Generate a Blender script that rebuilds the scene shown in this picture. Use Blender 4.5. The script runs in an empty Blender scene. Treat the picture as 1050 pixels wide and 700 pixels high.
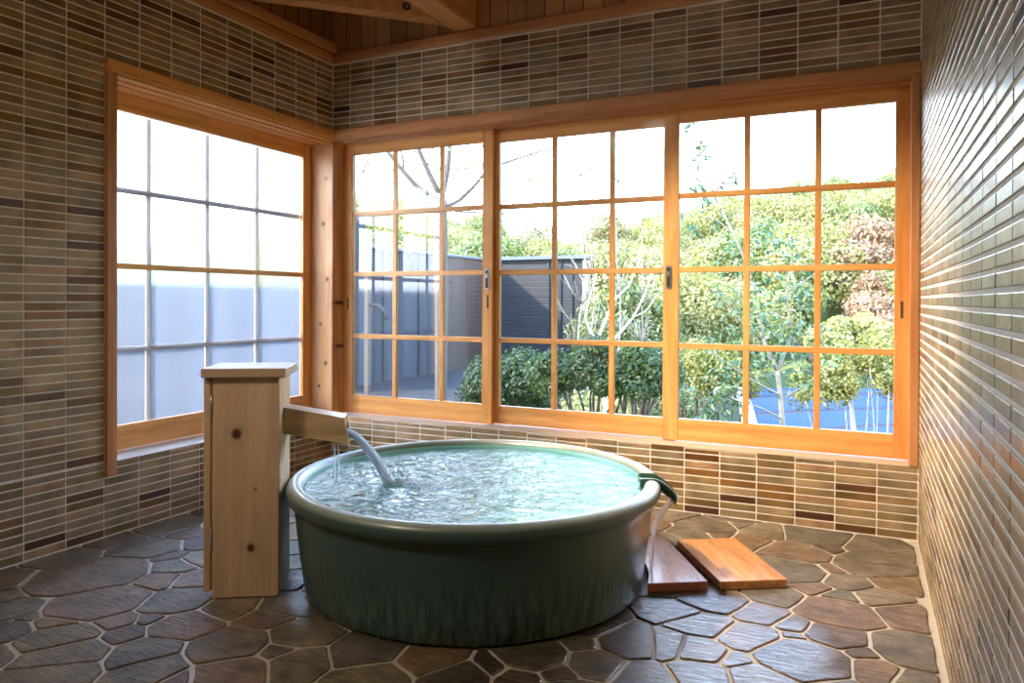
import bpy, math, random
from math import sin, cos, pi, radians as R, hypot
from mathutils import Vector, Matrix, noise
random.seed(7)
S = bpy.context.scene
COL = S.collection

# ------------------------------------------------------------------ camera
F_PX, IMW = 760.6, 1050.0
CAMPOS = Vector((2.8583, -3.5177, 0.9974))
AX_R = Vector((0.90263149, 0.43038964, 0.00459989))
AX_F = Vector((-0.4303588, 0.90263522, -0.00639996))
AX_U = Vector((-0.0069065, 0.0037972, 0.99996894))
cam_data = bpy.data.cameras.new('camera')
cam = bpy.data.objects.new('camera', cam_data); COL.objects.link(cam)
cam.matrix_world = Matrix(((AX_R.x, AX_U.x, -AX_F.x, CAMPOS.x), (AX_R.y, AX_U.y, -AX_F.y, CAMPOS.y),
                           (AX_R.z, AX_U.z, -AX_F.z, CAMPOS.z), (0, 0, 0, 1)))
cam_data.sensor_width = 36.0; cam_data.lens = F_PX / IMW * 36.0
cam_data.shift_y = -37.04 / IMW
cam_data.clip_start = 0.02; cam_data.clip_end = 500
S.camera = cam

# ------------------------------------------------------------------ light
SUN_DIR = Vector((1.0, 0.8, -0.80))
sun_d = bpy.data.lights.new('sun', 'SUN'); sun_d.energy = 4.0; sun_d.angle = R(2.0); sun_d.color = (1.0, 0.88, 0.70)
sun = bpy.data.objects.new('sun', sun_d); COL.objects.link(sun)
sun.rotation_euler = SUN_DIR.to_track_quat('-Z', 'Y').to_euler(); sun.location = (-8, -4, 8)
world = bpy.data.worlds.new('sky'); S.world = world; world.use_nodes = True
wn = world.node_tree; wn.nodes.clear()
w_out = wn.nodes.new('ShaderNodeOutputWorld'); w_bg = wn.nodes.new('ShaderNodeBackground')
w_tc = wn.nodes.new('ShaderNodeTexCoord'); w_sep = wn.nodes.new('ShaderNodeSeparateXYZ'); w_rp = wn.nodes.new('ShaderNodeValToRGB')
wn.links.new(w_tc.outputs['Generated'], w_sep.inputs[0]); wn.links.new(w_sep.outputs[2], w_rp.inputs[0])
w_rp.color_ramp.elements[0].position = 0.0; w_rp.color_ramp.elements[0].color = (0.97, 0.98, 1.0, 1)
w_rp.color_ramp.elements[1].position = 0.75; w_rp.color_ramp.elements[1].color = (0.22, 0.43, 0.90, 1)
_e = w_rp.color_ramp.elements.new(0.28); _e.color = (0.60, 0.77, 1.0, 1)
wn.links.new(w_rp.outputs[0], w_bg.inputs[0]); w_bg.inputs[1].default_value = 2.8
wn.links.new(w_bg.outputs[0], w_out.inputs[0])

SPOT_W, FILL_W = 175.0, 9.5
S.view_settings.view_transform = 'Standard'; S.view_settings.look = 'None'
S.view_settings.exposure = 2.1; S.view_settings.gamma = 1.0; S.view_settings.use_curve_mapping = False
S.cycles.use_denoising = True
S.cycles.max_bounces = 14; S.cycles.diffuse_bounces = 6; S.cycles.glossy_bounces = 6
S.cycles.transmission_bounces = 10; S.cycles.transparent_max_bounces = 24
S.cycles.sample_clamp_indirect = 6.0; S.cycles.caustics_reflective = False; S.cycles.caustics_refractive = True

# ------------------------------------------------------------------ helpers
def tag(o, label=None, cat=None, group=None, kind=None):
    if label: o['label'] = label
    if cat: o['category'] = cat
    if group: o['group'] = group
    if kind: o['kind'] = kind
    return o

def empty(name, loc, rz=0.0, **k):
    o = bpy.data.objects.new(name, None); COL.objects.link(o); o.empty_display_size = 0.1
    o.location = loc; o.rotation_euler = (0, 0, rz)
    return tag(o, **k)

class MB:
    """collects shapes into one mesh, in world coordinates (or local ones of a parent)"""
    def __init__(s): s.v = []; s.f = []; s.m = []; s.sm = []
    def add(s, vs, fs, mi=0, smooth=False):
        b = len(s.v); s.v += [tuple(v) for v in vs]
        for f in fs: s.f.append(tuple(i + b for i in f)); s.m.append(mi); s.sm.append(smooth)
    def box(s, x0, x1, y0, y1, z0, z1, mi=0, bev=0.0, T=None):
        if bev <= 0:
            vs = [(x, y, z) for z in (z0, z1) for y in (y0, y1) for x in (x0, x1)]
            fs = [(0, 2, 3, 1), (4, 5, 7, 6), (0, 1, 5, 4), (2, 6, 7, 3), (0, 4, 6, 2), (1, 3, 7, 5)]
        else:
            b = min(bev, (x1 - x0) / 2.01, (y1 - y0) / 2.01, (z1 - z0) / 2.01)
            vs = []; idx = {}
            for a, (X, sx) in enumerate(((x0, 1), (x1, -1))):
                for c, (Y, sy) in enumerate(((y0, 1), (y1, -1))):
                    for e, (Z, sz) in enumerate(((z0, 1), (z1, -1))):
                        for ax in range(3):
                            p = [X + sx * b, Y + sy * b, Z + sz * b]; p[ax] = (X, Y, Z)[ax]
                            idx[(a, c, e, ax)] = len(vs); vs.append(tuple(p))
            fs = []
            for ax in range(3):
                o1, o2 = [i for i in range(3) if i != ax]
                for side in (0, 1):
                    q = []
                    for i, j in ((0, 0), (1, 0), (1, 1), (0, 1)):
                        k = [0, 0, 0]; k[ax] = side; k[o1] = i; k[o2] = j
                        q.append(idx[(*k, ax)])
                    fs.append(tuple(q))
            for ax in range(3):       # edges along ax
                o1, o2 = [i for i in range(3) if i != ax]
                for i in (0, 1):
                    for j in (0, 1):
                        k0 = [0, 0, 0]; k0[o1] = i; k0[o2] = j; k1 = list(k0); k1[ax] = 1
                        fs.append((idx[(*k0, o1)], idx[(*k1, o1)], idx[(*k1, o2)], idx[(*k0, o2)]))
            for a in (0, 1):
                for c in (0, 1):
                    for e in (0, 1):
                        fs.append((idx[(a, c, e, 0)], idx[(a, c, e, 1)], idx[(a, c, e, 2)]))
        if T: vs = [T(v) for v in vs]
        s.add(vs, fs, mi)
    def prism(s, poly, z0, z1, mi=0, T=None, bev=0.0):
        n = len(poly)
        cx = sum(p[0] for p in poly) / n; cy = sum(p[1] for p in poly) / n
        if bev > 0:
            ins = []
            for x, y in poly:
                d = hypot(x - cx, y - cy) or 1; k = max(0, d - bev) / d; ins.append((cx + (x - cx) * k, cy + (y - cy) * k))
            vs = [(x, y, z0) for x, y in poly] + [(x, y, z1 - bev) for x, y in poly] + [(x, y, z1) for x, y in ins]
            fs = [tuple(range(n - 1, -1, -1)), tuple(range(2 * n, 3 * n))]
            for l in (0, 1): fs += [(l * n + i, l * n + (i + 1) % n, (l + 1) * n + (i + 1) % n, (l + 1) * n + i) for i in range(n)]
        else:
            vs = [(x, y, z0) for x, y in poly] + [(x, y, z1) for x, y in poly]
            fs = [tuple(range(n - 1, -1, -1)), tuple(range(n, 2 * n))] + [(i, (i + 1) % n, n + (i + 1) % n, n + i) for i in range(n)]
        if T: vs = [T(v) for v in vs]
        s.add(vs, fs, mi)
    def tube(s, pts, rad, n=8, mi=0, flat=1.0, cap=True):
        pts = [Vector(p) for p in pts]
        if not hasattr(rad, '__len__'): rad = [rad] * len(pts)
        vs = []; ref = None
        for i, p in enumerate(pts):
            t = (pts[min(i + 1, len(pts) - 1)] - pts[max(i - 1, 0)]).normalized()
            if ref is None:
                ref = Vector((0, 0, 1)).cross(t)
                if ref.length < 1e-3: ref = Vector((1, 0, 0))
            a = (ref - t * ref.dot(t)).normalized(); b = t.cross(a); ref = a
            for k in range(n):
                th = 2 * pi * k / n; vs.append(p + a * cos(th) * rad[i] + b * sin(th) * rad[i] * flat)
        fs = []
        for i in range(len(pts) - 1):
            for k in range(n): fs.append((i * n + k, i * n + (k + 1) % n, (i + 1) * n + (k + 1) % n, (i + 1) * n + k))
        if cap: fs += [tuple(range(n - 1, -1, -1)), tuple(range((len(pts) - 1) * n, len(pts) * n))]
        s.add(vs, fs, mi, True)
    def lathe(s, prof, c, n=96, mi=0, fz=None, smooth=True, close=False):
        vs = []
        for r, z in prof:
            for k in range(n):
                a = 2 * pi * k / n; rr, zz = fz(r, z, a) if fz else (r, z)
                vs.append((c[0] + rr * cos(a), c[1] + rr * sin(a), c[2] + zz))
        fs = []
        for i in range(len(prof) - 1):
            for k in range(n): fs.append((i * n + k, i * n + (k + 1) % n, (i + 1) * n + (k + 1) % n, (i + 1) * n + k))
        if close:
            fs.append(tuple(range(n - 1, -1, -1))); L = (len(prof) - 1) * n; fs.append(tuple(range(L, L + n)))
        s.add(vs, fs, mi, smooth)
    def build(s, name, mats, parent=None, fix=True):
        me = bpy.data.meshes.new(name); me.from_pydata(s.v, [], s.f)
        if not isinstance(mats, (list, tuple)): mats = [mats]
        for m in mats: me.materials.append(m)
        me.polygons.foreach_set('material_index', s.m); me.polygons.foreach_set('use_smooth', s.sm)
        if fix:
            import bmesh
            bm = bmesh.new(); bm.from_mesh(me); bmesh.ops.recalc_face_normals(bm, faces=bm.faces); bm.to_mesh(me); bm.free()
        me.update()
        o = bpy.data.objects.new(name, me); COL.objects.link(o)
        if parent: o.parent = parent
        return o

# ------------------------------------------------------------------ materials
class NT:
    def __init__(s, name):
        s.mat = bpy.data.materials.new(name); s.mat.use_nodes = True; s.t = s.mat.node_tree; s.t.nodes.clear()
        s.out = s.n('OutputMaterial')
    def n(s, typ, **k):
        nd = s.t.nodes.new('ShaderNode' + typ)
        for a, b in k.items(): setattr(nd, a, b)
        return nd
    def set(s, sock, v):
        if hasattr(v, 'is_output') or isinstance(v, bpy.types.NodeSocket): s.t.links.new(v, sock)
        elif isinstance(v, tuple) and len(v) == 3 and sock.type == 'RGBA': sock.default_value = (*v, 1)
        else: sock.default_value = v
    def coord(s, scale=(1, 1, 1), kind='Object'):
        tc = s.n('TexCoord'); mp = s.n('Mapping'); mp.inputs['Scale'].default_value = scale
        s.t.links.new(tc.outputs[kind], mp.inputs[0]); return mp.outputs[0]
    def noise(s, vec, scale=5, detail=4, rough=.55, dist=0.0):
        nd = s.n('TexNoise'); s.set(nd.inputs['Vector'], vec); nd.inputs['Scale'].default_value = scale
        nd.inputs['Detail'].default_value = detail; nd.inputs['Roughness'].default_value = rough; nd.inputs['Distortion'].default_value = dist
        return nd.outputs[0]
    def ramp(s, fac, stops, interp='LINEAR'):
        nd = s.n('ValToRGB'); s.set(nd.inputs[0], fac); cr = nd.color_ramp; cr.interpolation = interp
        while len(cr.elements) < len(stops): cr.elements.new(0.5)
        for e, (p, c) in zip(cr.elements, stops):
            e.position = p; e.color = (c, c, c, 1) if not hasattr(c, '__len__') else (*c, 1)
        return nd.outputs[0]
    def mix(s, fac, a, b, mode='MIX'):
        nd = s.n('Mix', data_type='RGBA', blend_type=mode); s.set(nd.inputs[0], fac); s.set(nd.inputs[6], a); s.set(nd.inputs[7], b)
        return nd.outputs[2]
    def math(s, op, a, b=0.0, c=0.0, clamp=False):
        nd = s.n('Math', operation=op, use_clamp=clamp); s.set(nd.inputs[0], a); s.set(nd.inputs[1], b); s.set(nd.inputs[2], c)
        return nd.outputs[0]
    def bump(s, h, strength=.3, dist=.01):
        nd = s.n('Bump'); nd.inputs['Strength'].default_value = strength; nd.inputs['Distance'].default_value = dist
        s.set(nd.inputs['Height'], h); return nd.outputs[0]
    def bsdf(s, color, rough=.5, normal=None, spec=.5, metal=0.0, coat=0.0, coat_rough=.1, **kw):
        p = s.n('BsdfPrincipled'); s.set(p.inputs['Base Color'], color); s.set(p.inputs['Roughness'], rough)
        p.inputs['Specular IOR Level'].default_value = spec; p.inputs['Metallic'].default_value = metal
        s.set(p.inputs['Coat Weight'], coat); p.inputs['Coat Roughness'].default_value = coat_rough
        if normal is not None: s.t.links.new(normal, p.inputs['Normal'])
        for k, v in kw.items(): s.set(p.inputs[k], v)
        return p.outputs[0]
    def mixs(s, fac, a, b):
        nd = s.n('MixShader'); s.set(nd.inputs[0], fac); s.t.links.new(a, nd.inputs[1]); s.t.links.new(b, nd.inputs[2]); return nd.outputs[0]
    def done(s, sh): s.t.links.new(sh, s.out.inputs[0]); return s.mat

def mat_wood(name, c_lo, c_hi, axis='Z', rough=.45, coat=0.15, knots=None, grain=1.0, off=(0, 0, 0), wet=None):
    m = NT(name); sc = {'X': (1.2, 16, 16), 'Y': (16, 1.2, 16), 'Z': (16, 16, 1.2)}[axis]
    vec = m.coord(sc)
    a = m.noise(vec, 2.2 * grain, 3, .5, .6)
    b = m.noise(m.coord(tuple(x * 3 for x in sc)), 4, 5, .6)
    w = m.n('TexWave', wave_type='RINGS'); m.set(w.inputs['Vector'], m.coord(tuple(x * .35 for x in sc)))
    w.inputs['Scale'].default_value = .9 * grain; w.inputs['Distortion'].default_value = 5; w.inputs['Detail'].default_value = 2
    f = m.math('ADD', m.math('MULTIPLY', a, .6), m.math('MULTIPLY', b, .35)); f = m.math('ADD', f, m.math('MULTIPLY', w.outputs[1], .14))
    col = m.ramp(f, [(.35, c_lo), (.7, c_hi)])
    if knots:
        for kx, ky, kz, kr in knots:
            tc = m.n('TexCoord'); sub = m.n('VectorMath', operation='SUBTRACT'); m.t.links.new(tc.outputs['Object'], sub.inputs[0]); sub.inputs[1].default_value = (kx, ky, kz)
            mu = m.n('VectorMath', operation='MULTIPLY'); m.t.links.new(sub.outputs[0], mu.inputs[0]); mu.inputs[1].default_value = (1, .2, .9)
            ln = m.n('VectorMath', operation='LENGTH'); m.t.links.new(mu.outputs[0], ln.inputs[0])
            d = m.math('ADD', ln.outputs[1], m.math('MULTIPLY', m.math('SUBTRACT', b, .5), kr * .8))
            col = m.mix(m.ramp(m.math('DIVIDE', d, kr * 3), [(.2, 1.0), (.34, 0.45), (.42, .12), (1.0, 0.0)]), col, (.10, .035, .015))
    r = m.ramp(b, [(.3, rough - .08), (.7, rough + .1)])
    return m.done(m.bsdf(col, r, m.bump(f, .12, .004), coat=coat))

ORANGE_LO, ORANGE_HI = (.60, .24, .055), (.82, .43, .14)
M = {}
for ax in 'XYZ': M['frame' + ax] = mat_wood('cedar_frame_' + ax, ORANGE_LO, ORANGE_HI, ax, .4, .25)
for ax in 'XYZ': M['trim' + ax] = mat_wood('cedar_trim_' + ax, (.42, .17, .06), (.62, .29, .12), ax, .45, .15)
for ax in 'XYZ': M['beam' + ax] = mat_wood('beam_wood_' + ax, (.42, .17, .05), (.62, .29, .10), ax, .5, .1)
M['post'] = mat_wood('post_wood', (.46, .21, .08), (.70, .38, .17), 'Z', .45, .1,
                     knots=[(-.05, 0, .62, .012), (-.09, 0, .85, .010), (-.04, 0, 1.12, .011), (-.07, 0, 1.45, .012), (0, .06, .98, .012), (0, .07, .72, .010), (-.05, 0, 1.72, .009), (-.1, 0, .48, .009)])
M['hinoki'] = mat_wood('pale_cypress', (.54, .35, .20), (.74, .52, .33), 'Z', .5, .05, grain=.8,
                       knots=[(.078, 0, .545, .017), (.125, 0, .165, .013), (.14, 0, .36, .004)])
M['hinokiX'] = mat_wood('pale_cypress_across', (.46, .31, .18), (.64, .47, .30), 'X', .5, .05, grain=.8)
M['hinoki_wet'] = mat_wood('wet_cypress_spout', (.44, .26, .12), (.68, .46, .24), 'X', .35, .3, grain=.8)
M['board_red'] = mat_wood('wet_red_board', (.34, .11, .07), (.55, .22, .14), 'Y', .3, .3, knots=[(.155, .2, .03, .014)])
M['board_light'] = mat_wood('oiled_orange_board', (.36, .12, .03), (.68, .31, .095), 'Y', .16, .8)

def mat_tiles():
    m = NT('glazed_border_tiles'); g = m.n('NewGeometry'); rnd = g.outputs['Random Per Island']
    st = [(0, (0.344, 0.238, 0.124)), (.13, (0.300, 0.216, 0.118)), (.25, (0.389, 0.274, 0.143)), (.36, (0.255, 0.180, 0.093)), (.47, (0.322, 0.209, 0.093)),
          (.56, (0.277, 0.194, 0.081)), (.64, (0.405, 0.245, 0.124)), (.71, (0.210, 0.130, 0.046)), (.79, (0.239, 0.112, 0.025)), (.86, (0.173, 0.094, 0.022)), (.92, (0.127, 0.047, 0.014)), (.965, (0.075, 0.022, 0.009))]
    base = m.ramp(rnd, st, 'CONSTANT')
    v = m.coord((1, 1, 1))
    sp = m.noise(v, 170, 3, .7); sp2 = m.noise(v, 9, 2, .5); sp3 = m.noise(v, 45, 3, .6)
    col = m.mix(m.ramp(sp, [(.34, .80), (.46, 0.0)]), base, (.10, .075, .05))
    col = m.mix(m.ramp(sp, [(.60, 0.0), (.72, .25)]), col, (.62, .52, .38))
    k = m.ramp(sp2, [(.35, .72), (.65, 1.22)])
    col = m.mix(1.0, col, k, 'MULTIPLY')
    rg = m.ramp(rnd, [(0, .46), (1, .30)])
    rg = m.math('ADD', rg, m.math('MULTIPLY', sp3, .12))
    return m.done(m.bsdf(col, rg, m.bump(m.math('ADD', m.math('MULTIPLY', sp3, .8), m.math('MULTIPLY', sp, .3)), .35, .002), spec=.5, coat=.5, coat_rough=.27))
M['tile'] = mat_tiles()
def mat_plain(name, c, rough=.6, var=.15, scale=40, bump=.1, **k):
    m = NT(name); nz = m.noise(m.coord(), scale, 4)
    col = m.mix(nz, tuple(x * (1 - var) for x in c), tuple(min(1, x * (1 + var)) for x in c))
    return m.done(m.bsdf(col, rough, m.bump(nz, bump, .003), **k))
M['grout'] = mat_plain('pale_grout', (.84, .79, .70), .75)
M['sill'] = mat_plain('sill_stone', (.56, .47, .38), .4, .12, 60)
M['plaster'] = mat_plain('plain_plaster', (.3, .28, .25), .9)

def mat_stone():
    m = NT('slate_flagstones'); g = m.n('NewGeometry'); rnd = g.outputs['Random Per Island']
    base = m.ramp(rnd, [(0, (.19, .165, .12)), (.18, (.15, .14, .115)), (.34, (.20, .145, .11)), (.5, (.22, .19, .14)), (.64, (.13, .10, .085)), (.78, (.22, .15, .09)), (.9, (.17, .15, .115))], 'CONSTANT')
    v = m.coord(); n1 = m.noise(v, 9, 5, .65, .4); n2 = m.noise(v, 55, 5, .7); n3 = m.noise(m.coord((.6, 3.2, 1)), 24, 5, .65, 1.0)
    col = m.mix(1.0, base, m.ramp(n1, [(.3, .45), (.7, 1.40)]), 'MULTIPLY')
    col = m.mix(m.ramp(n2, [(.5, 0.0), (.8, .35)]), col, (.30, .26, .20))
    # wet patches: around the overflow and along the room's left edge
    tc = m.n('TexCoord')
    def blob(cx, cy, sx, sy):
        s = m.n('VectorMath', operation='SUBTRACT'); m.t.links.new(tc.outputs['Object'], s.inputs[0]); s.inputs[1].default_value = (cx, cy, 0)
        q = m.n('VectorMath', operation='MULTIPLY'); m.t.links.new(s.outputs[0], q.inputs[0]); q.inputs[1].default_value = (1 / sx, 1 / sy, 0)
        l = m.n('VectorMath', operation='LENGTH'); m.t.links.new(q.outputs[0], l.inputs[0]); return m.math('SUBTRACT', 1.25, l.outputs[1], clamp=True)
    wet = m.math('MAXIMUM', blob(2.33, -1.80, .58, .85), blob(1.55, -1.25, .58, .58))
    wet = m.math('MAXIMUM', wet, blob(.05, -1.5, .22, 2.0)); wet = m.math('MAXIMUM', wet, blob(2.45, -1.25, .35, .35))
    wet = m.math('MULTIPLY', wet, m.math('ADD', .55, n1)); wet = m.ramp(wet, [(.25, 0.0), (.5, 1.0)])
    col = m.mix(1.0, col, m.ramp(n3, [(.35, .62), (.62, 1.25)]), 'MULTIPLY')
    col = m.mix(1.0, col, (1.06, .96, .84), 'MULTIPLY')
    col = m.mix(wet, col, m.mix(1.0, col, (.58, .58, .60), 'MULTIPLY'))
    rg = m.mix(wet, m.ramp(n2, [(.3, .50), (.7, .70)]), m.ramp(n1, [(.3, .08), (.7, .24)]))
    h = m.math('ADD', m.math('MULTIPLY', n3, .9), m.math('ADD', m.math('MULTIPLY', n2, .25), m.math('MULTIPLY', n1, .5)))
    cn = m.bump(m.math('ADD', m.math('MULTIPLY', n3, .8), m.math('MULTIPLY', n2, .2)), .35, .008)
    return m.done(m.bsdf(col, rg, m.bump(m.math('MULTIPLY', h, m.math('SUBTRACT', 1.0, m.math('MULTIPLY', wet, .5))), .75, .014), spec=.45, coat=m.math('MULTIPLY', wet, .75), coat_rough=.07, **{'Coat Normal': cn}))
M['stone'] = mat_stone()
M['mortar'] = mat_plain('floor_mortar', (.50, .44, .36), .6, .25, 30, .3)

def mat_tub():
    m = NT('celadon_glaze'); v = m.coord((1, 1, .12)); tc = m.n('TexCoord'); sp = m.n('SeparateXYZ'); m.t.links.new(tc.outputs['Object'], sp.inputs[0]); z = sp.outputs[2]
    drip = m.noise(v, 60, 3, .6); big = m.noise(m.coord((1, 1, .5)), 7, 4, .6)
    low = m.ramp(m.math('ADD', z, m.math('MULTIPLY', m.math('SUBTRACT', big, .5), .12)), [(.05, 1.0), (.22, .0)])
    base = m.mix(big, (.034, .078, .072), (.068, .125, .11))
    streak = m.mix(m.ramp(drip, [(.40, 0.0), (.6, 1.0)]), (.022, .055, .052), (.10, .17, .145))
    col = m.mix(m.math('MULTIPLY', low, .85), base, streak)
    rimf = m.ramp(z, [(.345, 0.0), (.366, 1.0)])
    col = m.mix(rimf, col, m.mix(m.noise(m.coord(), 5, 3), (.25, .28, .25), (.52, .61, .53)))
    return m.done(m.bsdf(col, m.ramp(big, [(.3, .32), (.7, .42)]), m.bump(m.math('MULTIPLY', drip, low), .5, .004), spec=.45, coat=.35, coat_rough=.22))
M['tub'] = mat_tub()
def mat_tub_in():
    m = NT('turquoise_inner_glaze'); n = m.noise(m.coord(), 6, 5, .6, .8)
    return m.done(m.bsdf(m.mix(n, (.12, .46, .48), (.42, .78, .77)), .2, coat=.4))
M['tub_in'] = mat_tub_in()
M['lip'] = mat_plain('dark_green_glaze', (.035, .085, .06), .18, .3, 20, .1, coat=.6)

def mat_glass():
    m = NT('clear_pane'); fr = m.n('Fresnel'); fr.inputs[0].default_value = 1.5
    t = m.n('BsdfTransparent'); t.inputs[0].default_value = (.97, .98, .97, 1); g = m.n('BsdfGlossy'); g.inputs['Roughness'].default_value = 0.0
    return m.done(m.mixs(m.math('MULTIPLY', fr.outputs[0], 1.0, clamp=True), t.outputs[0], g.outputs[0]))
M['glass'] = mat_glass()
def mat_frost():
    m = NT('frosted_pane'); t = m.n('BsdfTransparent'); t.inputs[0].default_value = (.95, .97, 1, 1)
    r = m.n('BsdfRefraction'); r.inputs['IOR'].default_value = 1.25; r.inputs['Roughness'].default_value = .17; r.inputs[0].default_value = (.96, .98, 1, 1)
    tr = m.n('BsdfTranslucent'); tr.inputs[0].default_value = (.85, .9, .97, 1)
    b = m.mixs(.06, r.outputs[0], tr.outputs[0])
    g = m.n('BsdfGlossy'); g.inputs['Roughness'].default_value = .12; return m.done(m.mixs(.04, b, g.outputs[0]))
M['frost'] = mat_frost()
def mat_water(name, tint, bs, sc, rough=0.0, f_mul=1.0, f_add=0.0, dist=.02, white=0.0):
    m = NT(name); v = m.coord((1, 1, 1)); n = m.noise(v, sc, 4, .55, .8); n2 = m.noise(v, sc * 3.1, 3, .5)
    h = m.math('ADD', n, m.math('MULTIPLY', n2, .35)); bp = m.bump(h, bs, dist)
    fr = m.n('Fresnel'); fr.inputs[0].default_value = 1.33; m.t.links.new(bp, fr.inputs['Normal'])
    t = m.n('BsdfTransparent'); t.inputs[0].default_value = (*tint, 1)
    g = m.n('BsdfGlossy'); g.inputs['Roughness'].default_value = rough; m.t.links.new(bp, g.inputs['Normal'])
    sh = m.mixs(m.math('MULTIPLY_ADD', fr.outputs[0], f_mul, f_add, clamp=True), t.outputs[0], g.outputs[0])
    if white > 0:
        d = m.n('BsdfDiffuse'); d.inputs[0].default_value = (.9, .95, 1, 1); m.t.links.new(bp, d.inputs['Normal']); tl = m.n('BsdfTranslucent'); tl.inputs[0].default_value = (.9, .95, 1, 1)
        sh = m.mixs(white, sh, m.mixs(.5, d.outputs[0], tl.outputs[0]))
    return m.done(sh)
M['water'] = mat_water('bath_water', (.74, .95, .97), .6, 15, f_mul=1.6, f_add=.03, dist=.04, white=.03)
M['stream'] = mat_water('falling_water', (.93, .97, 1), .3, 40, .05, 1.0, .18, .01, white=.30)
def mat_stream():
    m = NT('falling_water'); n = m.noise(m.coord((40, 40, 40)), 1.0, 3, .6); bp = m.bump(n, .3, .01)
    t = m.n('BsdfTransparent'); t.inputs[0].default_value = (.97, .99, 1, 1)
    rf = m.n('BsdfRefraction'); rf.inputs['IOR'].default_value = 1.2; rf.inputs['Roughness'].default_value = .3; rf.inputs[0].default_value = (1, 1, 1, 1)
    g = m.n('BsdfGlossy'); g.inputs['Roughness'].default_value = .25; m.t.links.new(bp, g.inputs['Normal'])
    tl = m.n('BsdfTranslucent'); tl.inputs[0].default_value = (.97, .98, 1, 1)
    a = m.mixs(.35, t.outputs[0], rf.outputs[0]); a = m.mixs(.18, a, g.outputs[0])
    return m.done(m.mixs(.35, a, tl.outputs[0]))
M['stream'] = mat_stream()
M['foam'] = M['stream']
M['metal'] = mat_plain('brushed_metal', (.62, .60, .57), .3, .1, 80, .05, metal=1.0)
M['dark'] = mat_plain('dark_recess', (.02, .018, .016), .5)
M['rail'] = mat_plain('sill_rail_brass', (.45, .36, .25), .4, .1)

def mat_planks(name, c0, c1, width, axis='X', rough=.7, groove=.06):
    m = NT(name); tc = m.n('TexCoord'); sp = m.n('SeparateXYZ'); m.t.links.new(tc.outputs['Object'], sp.inputs[0])
    u = m.math('DIVIDE', sp.outputs['XYZ'.index(axis)], width); fr = m.math('FRACT', u); idn = m.math('FLOOR', u)
    wn_ = m.n('TexWhiteNoise', noise_dimensions='1D'); m.set(wn_.inputs['W'], idn)
    long_ = {'X': (14, 14, 1.1), 'Y': (14, 14, 1.1), 'Z': (1.1, 14, 14)}[axis]
    g = m.noise(m.coord(long_), 3, 4, .6)
    col = m.mix(g, c0, c1); col = m.mix(1.0, col, m.ramp(wn_.outputs[0], [(0, .75), (1, 1.2)]), 'MULTIPLY')
    gr = m.ramp(m.math('ABSOLUTE', m.math('SUBTRACT', fr, .5)), [(.5 - groove, 0.0), (.5 - groove * .4, 1.0)])
    col = m.mix(gr, col, (.03, .02, .015))
    return m.done(m.bsdf(col, rough, m.bump(m.math('SUBTRACT', m.math('MULTIPLY', g, .15), gr), .6, .006)))
M['panelX'] = mat_planks('panel_boards', (.40, .19, .07), (.56, .30, .12), .105, 'X', .7, .035)
M['panelY'] = mat_planks('panel_boards_side', (.22, .09, .03), (.33, .15, .055), .105, 'Y')
M['fence_grey'] = mat_planks('grey_fence_boards', (.020, .026, .036), (.030, .037, .049), .19, 'Y', .9, .03)
M['fence_low'] = mat_planks('low_grey_fence_boards', (.050, .060, .080), (.060, .072, .092), .19, 'Y', .9, .01)
M['fence_brown'] = mat_planks('brown_fence_boards', (0.053, 0.034, 0.026), (0.075, 0.049, 0.038), .12, 'Y', .8, .05)
M['fence_black'] = mat_planks('charred_fence_boards', (0.010, 0.011, 0.016), (0.016, 0.018, 0.024), .10, 'Z', .6, .08)
M['cap'] = mat_plain('slate_blue_cap', (.09, .11, .15), .35, .1)
M['roof'] = mat_planks('blue_roof_shingles', (.015, .045, .13), (.02, .06, .17), .14, 'Z', .9, .08)
M['white_trim'] = mat_plain('white_paint', (.75, .76, .78), .5, .05)
M['muntin_out'] = mat_plain('veil_paled_muntin', (.60, .50, .43), .6, .1)  # pale tone stands in for light scattered by the frosted pane
M['ground'] = mat_plain('garden_earth', (.045, .05, .02), .9, .4, 3, .5)
M['deck'] = mat_planks('dark_deck_boards', (0.008, 0.008, 0.009), (0.014, 0.014, 0.015), .12, 'Y', .95)
M['hill'] = mat_plain('hill_grass', (.12, .15, .05), .95, .35, 1.0, .4)
M['bark'] = mat_plain('grey_bark', (.22, .19, .15), .8, .3, 30, .5)
M['bark_dark'] = mat_plain('dark_bark', (.075, .060, .05), .8, .3, 30, .5)
M['bark_pale'] = mat_plain('pale_bark', (.50, .46, .38), .75, .2, 30, .4)

def mat_leaf(name, stops, rough=.5, trans=.35):
    m = NT(name); g = m.n('NewGeometry'); oi = m.n('ObjectInfo')
    f = m.math('FRACT', m.math('ADD', g.outputs['Random Per Island'], 0.0))
    col = m.ramp(f, stops)
    col = m.mix(1.0, col, m.ramp(oi.outputs['Random'], [(0, .78), (1, 1.2)]), 'MULTIPLY')
    p = m.bsdf(col, rough); t = m.n('BsdfTranslucent'); m.set(t.inputs[0], m.mix(1.0, col, (1.25, 1.3, .6), 'MULTIPLY'))
    return m.done(m.mixs(trans, p, t.outputs[0]))
M['leaf_dark'] = mat_leaf('azalea_leaves', [(0, (0.021, 0.045, 0.013)), (.6, (0.036, 0.072, 0.021)), (1, (0.072, 0.120, 0.030))])
M['leaf_camellia'] = mat_leaf('camellia_leaves', [(0, (0.037, 0.087, 0.043)), (.6, (0.101, 0.173, 0.079)), (1, (0.217, 0.303, 0.130))], .25, .25)
M['leaf_yellow'] = mat_leaf('yellowing_leaves', [(0, (0.187, 0.200, 0.050)), (.5, (0.325, 0.312, 0.087)), (1, (0.412, 0.362, 0.125))])
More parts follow.
